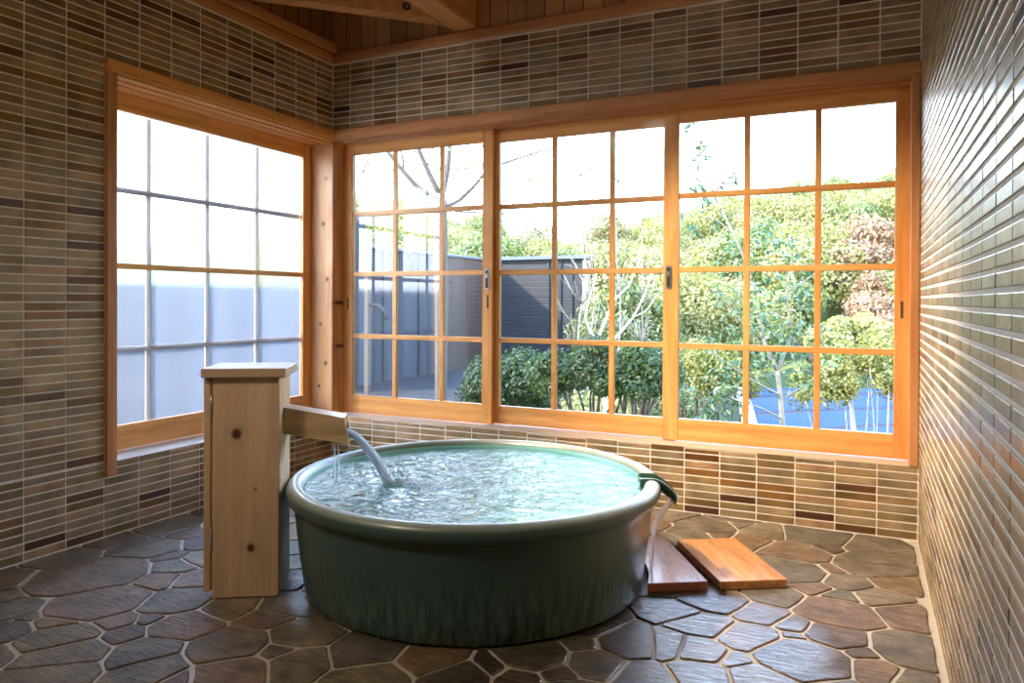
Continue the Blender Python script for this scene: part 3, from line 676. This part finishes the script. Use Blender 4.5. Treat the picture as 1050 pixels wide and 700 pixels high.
# stream
tip = Vector((.913, -1.735, 0)) + EX * (.216 + Ls - .004) + Vector((-EX.y, EX.x, 0)) * (.075 + .049); tz = ZF + .53 - sl * Ls + .040
st_root = empty('water_stream', (tip.x, tip.y, tz), label='curved stream of hot water falling from the spout into the tub', cat='water')
b = MB(); sd = (LAND - Vector((tip.x, tip.y))).normalized(); sn = Vector((-sd.y, sd.x)); random.seed(3)
for q in range(15):
    oa, ob = (0, 0) if q == 0 else (random.uniform(-1, 1), random.uniform(-1, 1)); pts = []; rad = []
    for i in range(24):
        s_ = i / 23; px = tip.x - EX.x * .05 + (LAND.x - tip.x + EX.x * .05) * s_; py = tip.y - EX.y * .05 + (LAND.y - tip.y + EX.y * .05) * s_
        s2 = max(0, (s_ - .18) / .82); z = tz + .008 * (1 - s_ / .18 if s_ < .18 else 0) - (tz - (WZ + ZF - .004)) * (s2 ** 1.75)
        w_ = (.010 + .012 * s_) * (1 + .10 * sin(i * .8 + q * 2.1)); px += sn.x * oa * w_ + sd.x * ob * w_ * .55; py += sn.y * oa * w_ + sd.y * ob * w_ * .55
        pts.append((px - tip.x, py - tip.y, z - tz + (ob * w_ * .5))); rad.append((.010 + .009 * s_) if q == 0 else (.0042 + .0022 * s_))
    b.tube(pts, rad, 10, 0, .8)
b.build('main_stream', M['stream'], st_root)
for q in range(2):
    b = MB(); o2 = Vector((.004 - .014 * q, -.040 - .004 * q, 0)); b.tube([(o2.x, o2.y, -.045), (o2.x + .003, o2.y, -.09), (o2.x + .002, o2.y, WZ + ZF - tz)], [.0018, .0024, .0014], 6); b.build('drip', M['stream'], st_root)

# ------------------------------------------------------------------ wooden boards on the floor
def board(name, FLc, dirv, wv, L_, wd, th, mat, label, z0, carve=False):
    o = empty(name, (FLc[0], FLc[1], z0), math.atan2(wv[1], wv[0]), label=label, cat='board'); return o
wv = Vector((.213, .130)).normalized(); lv = Vector((-wv.y, wv.x))
def rect_board(label, fl, wd, L_, mat, carve):
    a = math.atan2(wv.y, wv.x); N = 40; poly = []
    loc = Vector(fl)
    left = []
    for k in range(N + 1):
        yy = L_ * k / N; xx = 0.0
        if carve:
            while True:
                p = loc + wv * xx + lv * yy
                if hypot(p.x - TC[0], p.y - TC[1]) >= .622 or xx > wd - .02: break
                xx += .002
        left.append((xx, yy))
    poly = [(0 if not carve else left[0][0], 0), (wd, 0), (wd, L_)] + [p for p in reversed(left)]
    if not carve: poly = [(0, 0), (wd, 0), (wd, L_), (0, L_)]
    else: poly = [(wd, 0), (wd, L_)] + list(reversed(left))
    b = MB(); n = len(poly); vs = [(x, y, 0) for x, y in poly] + [(x, y, .027) for x, y in poly] + [(min(max(x, .0) + (.002 if x < wd / 2 else -.002), wd), min(max(y + (.002 if y < L_ / 2 else -.002), 0), L_), .029) for x, y in poly]
    fs = [tuple(range(n - 1, -1, -1)), tuple(range(2 * n, 3 * n))] + [(l * n + k, l * n + (k + 1) % n, l * n + n + (k + 1) % n, l * n + n + k) for l in (0, 1) for k in range(n)]
    b.add(vs, fs); o = b.build('wooden_board', mat); o.location = (loc.x, loc.y, ZF + .001); o.rotation_euler = (0, 0, a)
    return tag(o, label, 'board', 'wooden floor boards beside the tub')
rect_board('light orange grained wooden board, the one farther from the tub', (2.413, -.915), .242, .45, M['board_light'], False)
rect_board('wet reddish wooden board lying against the tub', (2.165, -1.060), .247, .50, M['board_red'], True)

# ------------------------------------------------------------------ outdoors
def W3(u, v, dep):
    d = AX_R * ((u - 525) / F_PX) + AX_F - AX_U * ((v - (350 - 37.04)) / F_PX); return CAMPOS + d * dep
def gz(x, y):
    """ground height outside"""
    base = -.18
    t1 = min(1, max(0, (x + 1.1 - .0 * y) / .8)); t2 = max(0, y - 1.5)
    z = base - t1 * min(3.6, .6 * t2)
    far = max(0, y - 13 + .12 * x)
    return z
g = MB(); nx, ny = 60, 60
vs = []; 
for j in range(ny + 1):
    for i in range(nx + 1):
        x = -22 + 44 * (i / nx); y = .2 + 23 * (j / ny) ** 1.4; vs.append((x, y, gz(x, y)))
fs = [(j * (nx + 1) + i, j * (nx + 1) + i + 1, (j + 1) * (nx + 1) + i + 1, (j + 1) * (nx + 1) + i) for j in range(ny) for i in range(nx)]
g.add(vs, fs, 0, True); tag(g.build('ground', M['ground']), 'garden earth sloping away outside the windows', 'ground', kind='structure')
g = MB(); g.box(-9, -.2, -5, .2, -.2, -.17); tag(g.build('ground_side', M['ground']), 'ground strip outside the frosted window', 'ground', kind='structure')
g = MB(); g.box(-3.1, -1.25, .25, 8.1, -.17, -.12); tag(g.build('garden_deck', M['deck']), 'dark board deck along the tall garden fence', 'deck')

# far hillside: ridge rises to the right; given as polar terrain about a fixed spot
def ridge(az):   # tangent of elevation of the bare ground at the ridge, az in radians from straight out (+ to the right)
    pts = [(-.9, .10), (-.45, .072), (-.30, .062), (-.16, .075), (-.03, .050), (.05, .020), (.10, .024), (.17, .048), (.25, .062), (.33, .073), (.42, .082), (.50, .100), (.62, .12), (1.0, .14)]
    for (a, ta), (b_, tb) in zip(pts, pts[1:]):
        if a <= az <= b_: k = (az - a) / (b_ - a); return ta + (tb - ta) * k
    return pts[0][1] if az < pts[0][0] else pts[-1][1]
HC = Vector((CAMPOS.x, CAMPOS.y, 1.0)); HR, H0 = 62.0, 21.0
FWD = math.atan2(AX_F.y, AX_F.x)
def hill_z(az, r):
    k = min(1, max(0, (r - H0) / (HR - H0))); top = 1.0 + HR * ridge(az); bot = -4.2
    return bot + (top - bot) * (k ** .85)
g = MB(); na, nr = 80, 24; vs = []
for j in range(nr + 1):
    for i in range(na + 1):
        az = -1.0 + 2.1 * i / na; r = H0 + (HR + 12 - H0) * j / nr; a = FWD - az
        z = hill_z(az, r) - max(0, r - HR) * .25 + .5 * noise.noise(Vector((az * 14, r * .2, 0)))
        vs.append((HC.x + r * cos(a), HC.y + r * sin(a), z))
fs = [(j * (na + 1) + i, j * (na + 1) + i + 1, (j + 1) * (na + 1) + i + 1, (j + 1) * (na + 1) + i) for j in range(nr) for i in range(na)]
g.add(vs, fs, 0, True); tag(g.build('ground_hillside', M['hill']), 'grassy hillside under the forest', 'hill', kind='structure')

def leaf(mb, p, nrm, sz, asp=.5, mi=0):
    nrm = nrm.normalized(); a = nrm.orthogonal().normalized(); th = random.random() * 2 * pi; a = a * cos(th) + nrm.cross(a) * sin(th); c_ = nrm.cross(a)
    mb.add([p - a * sz, p + c_ * sz * asp + nrm * sz * .12, p + a * sz, p - c_ * sz * asp + nrm * sz * .12], [(0, 1, 2), (0, 2, 3)], mi)
def rv(): 
    while True:
        v = Vector((random.uniform(-1, 1), random.uniform(-1, 1), random.uniform(-1, 1)))
        if .05 < v.length < 1: return v.normalized()
def far_proto(seed, leafmat, n=4200, lobes=13, hgt=5.0, wid=2.2, sz=.12):
    random.seed(seed); root = empty('forest_tree', (0, 0, 0))
    b = MB(); b.tube([(0, 0, -.6), (.05, 0, hgt * .3), (0, .08, hgt * .6)], [.16, .13, .06], 6); b.build('trunk', M['bark'], root)
    f = MB(); L_ = []
    for k in range(lobes):
        a = random.random() * 2 * pi; rr = random.random() ** .6 * wid * .62; z = hgt * (.34 + .50 * random.random()); s_ = wid * random.uniform(.38, .58) * (1.15 - .4 * abs(z / hgt - .5))
        L_.append((Vector((rr * cos(a), rr * sin(a), z)), s_))
    for k in range(n):
        c_, s_ = random.choice(L_); d = rv(); p = c_ + Vector((d.x, d.y, d.z * .72)) * s_ * random.uniform(.75, 1.05)
        leaf(f, p, d + rv() * .6, sz * random.uniform(.6, 1.3), .6)
    f.build('foliage', M[leafmat], root, fix=False)
    return root
def copy_tree(o, parent=None):
    c_ = o.copy(); COL.objects.link(c_); c_.parent = parent
    for ch in o.children: copy_tree(ch, c_)
    return c_
protos = [(far_proto(11, 'leaf_far0'), 0), (far_proto(12, 'leaf_far1'), 1), (far_proto(13, 'leaf_far2'), 2), (far_proto(14, 'leaf_far0', wid=2.6, hgt=4.4), 0), (far_proto(15, 'leaf_far1', wid=1.8, hgt=5.4), 1), (far_proto(16, 'leaf_far3', wid=2.0, hgt=4.2), 3)]
KN = ['yellow green tree', 'mid green tree', 'olive tree', 'russet leaved tree']
LB = ['yellow green tree crown in the forest covering the hill', 'mid green tree crown in the forest covering the hill', 'olive tree crown in the forest covering the hill', 'russet leaved tree among the green forest on the hill']
random.seed(5); used = set(); spots = []
for _ in range(9000):
    if len(spots) >= 200: break
    r = 27 + 36 * random.random() ** .8; az = random.uniform(-.31, .60)
    x = r * sin(az); y = r * cos(az)
    md = 2.3 if r < 40 else 2.7
    if all(hypot(x - a, y - b_) > md for a, b_, *_ in spots): spots.append((x, y, az, r))
for n_t, (sx, sy, az, r) in enumerate(spots):
    wsel = random.random(); pi_ = 0 if wsel < .3 else 1 if wsel < .46 else 2 if wsel < .62 else 3 if wsel < .85 else 4
    if .40 < az < .52 and r < 42 and random.random() < .7: pi_ = 5
    src, kd = protos[pi_]
    o = src if pi_ not in used else copy_tree(src); used.add(pi_)
    a = FWD - az; o.location = (HC.x + r * cos(a), HC.y + r * sin(a), hill_z(az, r) - .2); o.rotation_euler = (0, 0, random.random() * 6.28)
    s_ = random.uniform(.75, 1.1) * (.72 if r < 36 else 1.0); o.scale = (s_, s_, s_ * random.uniform(.85, 1.1)); 
    band = 'near the hill skyline' if r > 52 else 'halfway up the far hill' if r > 36 else 'at the foot of the far hill'
    uu = 525 + F_PX * math.tan(az); win = 'left' if uu < 500 else 'middle' if uu < 688 else 'right'
    tag(o, KN[kd] + ' ' + band + ' through the ' + win + ' clear window', 'tree', 'forest trees on the far hill')
for k, (src, kd) in enumerate(protos):
    if k not in used:
        a = FWD - .45; src.location = (HC.x + 30 * cos(a), HC.y + 30 * sin(a), hill_z(.45, 30) - .2); tag(src, LB[kd], 'tree', 'forest trees on the far hill')

# low fence beyond the frosted window
fz = -.17
g = MB(); g.box(-1.66, -1.60, -4.6, 1.72, fz, 1.10); o = g.build('low_fence', M['fence_low']); tag(o, 'low grey fence seen blurred through the frosted window', 'fence')
# tall fence: grey run, brown run, black end wall
gf = empty('garden_fence', (-3.2, 4.0, fz), label='tall slatted fence running back from the left clear window with a flat slate cap', cat='fence')
LG = lambda mb: [setattr(mb, 'v', [(a + 3.2, b_ - 4.0, c_ - fz) for a, b_, c_ in mb.v]), mb][1]
b = MB(); b.box(-3.26, -3.2, 4.5, 6.3, fz, 1.70); LG(b).build('grey_boards', M['fence_grey'], gf)
b = MB(); b.box(-3.26, -3.2, 6.3, 8.1, fz, 1.70); LG(b).build('brown_boards', M['fence_brown'], gf)
b = MB(); b.box(-3.28, -3.16, 4.6, 8.1, 1.70, 1.74, 0, .005); LG(b).build('cap', M['cap'], gf)
for yy in (5.0, 5.9): b = MB(); b.box(-3.205, -3.17, yy, yy + .05, fz, 1.70); LG(b).build('post', M['fence_black'], gf)
tp = empty('fence_end_wall', (-3.16, 3.95, fz), label='taller pale grey fence panel with slate cap near the corner post', cat='fence')
b = MB(); b.box(-.03, .04, -.5, .55, 0, 2.22); b.build('panel', M['fence_grey'], tp)
b = MB(); b.box(-.06, .07, -.55, .66, 2.22, 2.27, 0, .005); b.build('cap', M['cap'], tp)
bw = empty('black_garden_fence', (-2.2, 8.25, fz), label='black charred board wall with slate cap standing behind the dark shrub', cat='fence')
LB_ = lambda mb: [setattr(mb, 'v', [(a + 2.2, b_ - 8.25, c_ - fz) for a, b_, c_ in mb.v]), mb][1]
b = MB(); b.box(-3.2, -1.34, 8.20, 8.28, fz - 1.5, 1.70); LB_(b).build('board_panel', M['fence_black'], bw)
b = MB(); b.box(-3.24, -1.28, 8.12, 8.34, 1.70, 1.76, 0, .005); LB_(b).build('cap', M['cap'], bw)
for xx in (-2.05, -1.83, -1.62): b = MB(); b.box(xx, xx + .03, 8.175, 8.20, fz, 1.70); LB_(b).build('batten', M['fence_black'], bw)
b = MB(); b.box(-1.41, -1.32, 8.16, 8.29, fz - 1.5, 1.70); LB_(b).build('corner_post', M['bark'], bw)
# standpipe in front of the fence
sp_o = empty('garden_standpipe', (-2.55, 4.35, fz), label='slim post with a curved dark pipe arm outside the left clear window', cat='pipe')
p0 = W3(377, 320, 8.7)
sp_o.location = (p0.x, p0.y, fz)
b = MB(); b.box(-.03, .03, -.03, .03, .05, 1.95, 0, .004); b.build('post', M['bark_dark'], sp_o)
b = MB(); b.tube([(.03, 0, 1.10), (.10, .02, 1.115), (.17, .03, 1.09), (.215, .04, 1.03), (.23, .045, .94)], .014, 8); b.build('pipe_arm', M['fence_black'], sp_o)

# house roof below
hr = empty('neighbour_house', (1.6, 11.5, -3.8), label='house with a blue shingled roof and white edge below the trees', cat='house')
rp = [W3(766, 398, 11.6), W3(985, 398, 12.2), W3(1000, 470, 9.4), W3(786, 470, 8.9)]
o0 = Vector((1.6, 11.5, -3.8))
b = MB(); nrm = (rp[1] - rp[0]).cross(rp[3] - rp[0]).normalized(); nrm = nrm if nrm.z > 0 else -nrm
vs = [p - o0 for p in rp] + [p - o0 - nrm * .08 for p in rp]
b.add(vs, [(0, 1, 2, 3), (7, 6, 5, 4), (0, 4, 5, 1), (1, 5, 6, 2), (2, 6, 7, 3), (3, 7, 4, 0)]); b.build('roof', M['roof'], hr)
b = MB(); e = (rp[0] - rp[1]).normalized() * .16
vs = [rp[0] - o0 + nrm * .02, rp[3] - o0 + nrm * .02, rp[3] - o0 + e + nrm * .02, rp[0] - o0 + e + nrm * .02]; vs += [v - nrm * .16 for v in vs]
b.add(vs, [(0, 1, 2, 3), (7, 6, 5, 4), (0, 4, 5, 1), (1, 5, 6, 2), (2, 6, 7, 3), (3, 7, 4, 0)]); b.build('barge_board', M['white_trim'], hr)
bx = [p - o0 for p in rp]; cxm = sum((p.x for p in bx)) / 4; cym = sum((p.y for p in bx)) / 4
b = MB(); b.box(bx[3].x + .5, bx[1].x - .5, bx[3].y + .9, bx[0].y + 1.5, -1.0, min(p.z for p in bx) - .05); b.build('walls', M['plaster'], hr)
b = MB(); rb = [rp[0], rp[1], rp[1] + Vector((.6, 2.4, -1.3)), rp[0] + Vector((.6, 2.4, -1.3))]; vs = [p - o0 + nrm * 0 - Vector((0, 0, .02)) for p in rb]; vs += [v - Vector((0, 0, .08)) for v in vs]
b.add(vs, [(0, 1, 2, 3), (7, 6, 5, 4), (0, 4, 5, 1), (1, 5, 6, 2), (2, 6, 7, 3), (3, 7, 4, 0)]); b.build('rear_roof', M['roof'], hr)

# near shrubs and trees -------------------------------------------------
def shrub(name, label, cat, c_, rx, ry, rz, leafmat, n, sz, bark, stems, base, clumps=26, seed=1, group=None, hollow=.78, asp=.5, cs=(.26, .42)):
    random.seed(seed); root = empty(name, base, label=label, cat=cat, group=group); base = Vector(base); f = MB(); L_ = []
    for k in range(clumps):
        d = rv(); d.z = abs(d.z) * 1.2 - .3; q = Vector((d.x * rx, d.y * ry, d.z * rz)) * random.uniform(.45, .85); L_.append((Vector(c_) - base + q, random.uniform(*cs)))
    mr = min(rx, ry, rz)
    for k in range(n):
        p0_, s_ = random.choice(L_); d = rv(); p = p0_ + d * s_ * mr * random.uniform(hollow, 1.1); leaf(f, p, d + rv() * .8 + Vector((0, 0, .3)), sz * random.uniform(.6, 1.25), asp)
    f.build('foliage', M[leafmat], root, fix=False)
    b = MB()
    for k in range(stems):
        e = random.choice(L_)[0]; a = random.random() * 6.28; s0 = Vector((cos(a) * .05, sin(a) * .05, -.1)); m1 = s0.lerp(e, .35) + Vector((random.uniform(-.06, .06), random.uniform(-.06, .06), .02)); m2 = s0.lerp(e, .7) + Vector((random.uniform(-.05, .05), random.uniform(-.05, .05), .03))
        b.tube([s0, m1, m2, e], [.020, .014, .010, .004], 6)
    b.build('stems', M[bark], root)
    return root
c0 = W3(527, 402, 6.6); shrub('azalea_bush', 'rounded dark green shrub in front of the black wall', 'shrub', c0, .52, .5, .42, 'leaf_dark', 15000, .020, 'bark_dark', 10, (c0.x, c0.y, -.30), 34, 3)
c0 = W3(600, 385, 5.7); shrub('azalea_bush', 'broad dark green shrub with bare stems below, middle of the clear windows', 'shrub', c0, .50, .45, .32, 'leaf_dark', 13000, .018, 'bark_dark', 14, (c0.x + .05, c0.y, gz(c0.x, c0.y) - .02), 34, 4)
c0 = W3(655, 388, 5.5); shrub('azalea_bush', 'dark green shrub with bare stems just left of the right sash', 'shrub', c0, .36, .4, .28, 'leaf_dark', 9000, .018, 'bark_dark', 12, (c0.x - .03, c0.y, gz(c0.x, c0.y) - .02), 26, 5)
c0 = W3(722, 390, 9.0); shrub('yellow_bush', 'yellow leaved bush behind the leafy camellia, left side', 'shrub', c0, .74, .7, .60, 'leaf_yellow', 11000, .028, 'bark_dark', 16, (c0.x, c0.y, gz(c0.x, c0.y) - .02), 60, 6, hollow=.2, cs=(.14, .34))
c0 = W3(893, 395, 8.6); shrub('yellow_bush', 'yellow green bush with pale bare stems in the right window corner', 'shrub', c0, 1.0, .7, .62, 'leaf_yellow', 13000, .027, 'bark_pale', 22, (c0.x - .02, c0.y, gz(c0.x, c0.y) - .02), 70, 8, hollow=.2, cs=(.14, .34))
c0 = W3(640, 345, 11.5); shrub('green_shrub', 'light green shrub behind the pale branches', 'shrub', c0, 1.0, .9, .9, 'leaf_far1', 9000, .045, 'bark', 8, (c0.x, c0.y, gz(c0.x, c0.y)), 30, 9)
c0 = W3(618, 428, 9.5); shrub('green_shrub', 'low yellow green shrub glimpsed under the dark azalea shrubs', 'shrub', c0, .9, .7, .40, 'leaf_far0', 8000, .03, 'bark', 8, (c0.x, c0.y, gz(c0.x, c0.y)), 40, 19, hollow=.3)
c0 = W3(668, 420, 10.5); shrub('green_shrub', 'low green shrub glimpsed behind the overlap of middle and right sash', 'shrub', c0, .9, .7, .45, 'leaf_far1', 8000, .03, 'bark', 8, (c0.x, c0.y, gz(c0.x, c0.y)), 40, 20, hollow=.3)
c0 = W3(715, 330, 12.5); shrub('green_shrub', 'pale yellow green shrub left of the camellia', 'shrub', c0, 1.1, .9, 1.0, 'leaf_far0', 9000, .045, 'bark', 8, (c0.x, c0.y, gz(c0.x, c0.y)), 30, 10)
c0 = W3(880, 350, 13.0); shrub('green_shrub', 'yellow green shrub behind the right window corner', 'shrub', c0, 1.3, 1.0, .55, 'leaf_far0', 9000, .045, 'bark', 8, (c0.x, c0.y, gz(c0.x, c0.y)), 30, 12)

def limb(mb, pts, r0, r1, n=7):
    P3 = [W3(*p) for p in pts]; fine = []
    for i in range(len(P3) - 1):
        for k in range(4): fine.append(P3[i].lerp(P3[i + 1], k / 4))
    fine.append(P3[-1])
    for i in range(1, len(fine) - 1): fine[i] = (fine[i - 1] + fine[i] * 2 + fine[i + 1]) / 4
    mb.tube(fine, [r0 + (r1 - r0) * i / (len(fine) - 1) for i in range(len(fine))], n); return fine
# camellia
D = 7.6
base = W3(803, 440, D); base.z = gz(base.x, base.y)
cm = empty('camellia_tree', base, label='slender tree with glossy green leaves and pale trunk in the right window', cat='tree')
b = MB(); tw = []
b0 = MB(); random.seed(21)
lines = [([(805, 520, D), (803, 440, D), (800, 405, D), (797, 380, D)], .030, .024), ([(797, 380, D), (783, 350, D - .05), (775, 310, D), (770, 280, D), (752, 240, D), (735, 205, D), (715, 170, D), (695, 140, D)], .022, .005),
         ([(797, 380, D), (812, 345, D + .1), (806, 300, D), (812, 262, D)], .020, .006), ([(800, 405, D), (775, 392, D - .1), (745, 372, D - .1), (715, 350, D)], .014, .004),
         ([(800, 410, D), (830, 392, D + .1), (855, 372, D)], .012, .004), ([(783, 350, D), (755, 325, D), (740, 300, D)], .012, .004), ([(806, 300, D), (830, 285, D), (842, 272, D)], .010, .004),
         ([(803, 430, D), (780, 418, D - .2), (755, 410, D - .2), (735, 400, D)], .012, .004), ([(752, 240, D), (735, 225, D), (720, 222, D)], .008, .003), ([(770, 280, D), (790, 258, D), (800, 245, D)], .009, .003)]
for pts, r0, r1 in lines: tw.append(limb(b0, pts, r0, r1))
f = MB()
def cluster(mb, p, n, spread, sz, asp=.42):
    for k in range(n): d = rv(); leaf(mb, p + d * spread * random.random() ** .5, d + Vector((0, 0, .6)) + rv() * .5, sz * random.uniform(.7, 1.25), asp)
for (u, v, n, sp_) in [(700,108,6,.05),(707,130,8,.06),(716,150,12,.07),(722,165,18,.09),(740,190,16,.09),(752,183,10,.06),(714,190,14,.08),(724,205,22,.12),(700,222,10,.08),(738,230,20,.11),(712,235,16,.10),(750,250,18,.1),(765,268,22,.13),
   (742,275,16,.12),(780,242,24,.13),(797,248,26,.13),(815,252,24,.12),(770,262,26,.14),(792,275,26,.15),(818,280,26,.14),(835,275,14,.1),(775,300,26,.16),(800,305,30,.16),(822,305,24,.14),(760,320,24,.15),(740,305,16,.12),(785,330,34,.17),(812,335,34,.17),(835,340,20,.13),(760,345,30,.16),
   (735,340,16,.13),(845,352,14,.1),(800,355,34,.18),(775,365,34,.17),(748,368,30,.15),(722,355,16,.13),(825,365,26,.14),(852,370,12,.09),(740,388,34,.15),(762,388,34,.15),(735,408,34,.14),(752,412,34,.14),(785,388,20,.12),(722,425,34,.14),(742,432,34,.14),(812,385,14,.1),(830,395,12,.09),(838,405,8,.07),(705,400,14,.12)]:
    cluster(f, W3(u, v, D + random.uniform(-.2, .25)), int(n * 1.4), sp_ * 1.3, .042)
for o_, nm, mt in ((b0, 'trunk', M['bark']), (f, 'foliage', M['leaf_camellia'])):
    o_.v = [(x - base.x, y - base.y, z - base.z) for x, y, z in o_.v]; o_.build(nm, mt, cm, fix=False)

# bare maple behind the left sash
D = 7.5; base = W3(453, 420, D); base.z = -.15
mp = empty('maple_tree', base, label='nearly bare tree with dark forked branches behind the left clear window', cat='tree')
b0 = MB(); f = MB(); random.seed(31)
for pts, r0, r1 in [([(452, 432, D), (452, 330, D), (452, 250, D), (451, 205, D)], .05, .040), ([(451, 205, D), (428, 192, D), (413, 175, D), (405, 165, D), (393, 150, D), (380, 138, D)], .022, .009), ([(450, 198, D), (440, 178, D), (432, 160, D), (425, 140, D), (418, 120, D)], .024, .010),
                    ([(454, 198, D), (459, 175, D), (461, 152, D), (463, 125, D)], .024, .012), ([(455, 213, D), (472, 205, D), (487, 190, D), (500, 174, D), (520, 166, D), (548, 157, D), (572, 150, D)], .018, .004),
                    ([(428, 192, D), (410, 188, D), (385, 185, D), (366, 172, D)], .007, .003), ([(413, 175, D), (414, 165, D), (410, 155, D), (418, 145, D)], .010, .005), ([(434, 165, D), (445, 172, D), (458, 174, D), (480, 172, D)], .007, .003),
                    ([(366, 190, D), (372, 178, D), (378, 162, D), (384, 150, D)], .008, .004), ([(455, 215, D), (480, 218, D), (505, 216, D), (530, 222, D), (556, 240, D)], .007, .003), ([(500, 174, D), (520, 178, D), (520, 160, D)], .004, .002), ([(520, 166, D), (512, 185, D)], .004, .002), ([(362, 232, D), (375, 215, D), (385, 190, D)], .006, .003)]:
    limb(b0, pts, r0 * 1.25, r1 * 1.8)
for (u, v) in [(385,165),(392,172),(375,172),(405,160),(470,160),(478,170),(485,165),(472,150),(490,180),(368,168),(440,158),(465,185),(495,150),(480,195),(425,155),(378,168),(530,178),(545,185),(535,170),(560,170),(515,190),(555,205),(522,200),(545,215),(510,222),(560,235),(575,150),(590,145),(580,215)]:
    p = W3(u, v, D + random.uniform(-.2, .2))
    for k in range(22): q = p + rv() * .22 * random.random(); leaf(f, q, rv(), .020, .6)
for o_, nm, mt in ((b0, 'trunk', M['bark_dark']), (f, 'foliage', M['leaf_maple'])):
    o_.v = [(x - base.x, y - base.y, z - base.z) for x, y, z in o_.v]; o_.build(nm, mt, mp, fix=False)

# thin bare saplings and the pale branching shrub tree
def sapling(u, vtop, vbot, D, seed, label):
    random.seed(seed); b0 = MB(); base = W3(u, vbot, D); base.z = gz(base.x, base.y)
    top = W3(u + random.uniform(-4, 4), vtop, D); pts = []; H = top.z - base.z
    for k in range(13): s_ = k / 12; pts.append(base.lerp(top, s_) + Vector((noise.noise(Vector((seed, s_ * 4, 0))) * .12, noise.noise(Vector((seed, s_ * 4, 7))) * .12, 0)))
    b0.tube(pts, [.022 * (1 - s_ / 12) + .003 for s_ in range(13)], 6)
    for k in range(26):
        i = random.randint(3, 11); p = pts[i]; a = random.random() * 6.28; L_ = random.uniform(.25, .75) * (1.15 - i / 13); d = Vector((cos(a) * .7, sin(a) * .7, .8))
        m1 = p + d * L_ * .5; m2 = p + d * L_ + Vector((0, 0, L_ * .25)); b0.tube([p, m1, m2], [.009, .006, .003], 4)
        for q in range(2): d2 = d + rv() * .7; b0.tube([m1, m1 + d2 * L_ * .4], [.005, .002], 4)
    b0.v = [(x - base.x, y - base.y, z - base.z) for x, y, z in b0.v]
    r_ = empty('bare_sapling', base, label=label, cat='tree', group='bare saplings behind the middle window'); b0.build('trunk', M['bark'], r_, fix=False)
sapling(607, 140, 380, 10, 1, 'tallest thin bare sapling above the pale branched tree')
sapling(595, 155, 380, 10.6, 2, 'thin bare sapling standing just left of the tallest sapling')
sapling(634, 150, 380, 9.6, 3, 'thin bare sapling standing just right of the tallest sapling')
sapling(661, 160, 380, 10.2, 4, 'thin bare sapling farthest right, beside the lock stile of the right window')
random.seed(41); b0 = MB(); D = 7.4; base = W3(622, 400, D); base.z = gz(base.x, base.y)
for pts, r0, r1 in [([(622, 440, D), (620, 400, D), (612, 350, D)], .03, .022), ([(612, 350, D), (605, 340, D), (600, 325, D), (606, 300, D), (612, 280, D)], .014, .004), ([(612, 350, D), (622, 325, D), (632, 305, D), (646, 292, D), (654, 270, D), (656, 255, D)], .016, .005),
                    ([(620, 360, D), (632, 345, D), (650, 325, D), (662, 300, D), (668, 280, D)], .016, .005), ([(620, 395, D), (640, 380, D), (662, 370, D), (680, 360, D)], .014, .006), ([(632, 305, D), (628, 285, D), (622, 262, D)], .008, .003), ([(650, 325, D), (664, 318, D), (675, 300, D)], .007, .003), ([(606, 300, D), (596, 285, D), (590, 270, D)], .006, .002)]:
    limb(b0, pts, r0, r1)
b0.v = [(x - base.x, y - base.y, z - base.z) for x, y, z in b0.v]
r_ = empty('pale_branched_tree', base, label='small bare tree with whitish branches right of the black wall', cat='tree'); b0.build('trunk', M['bark_pale'], r_, fix=False)
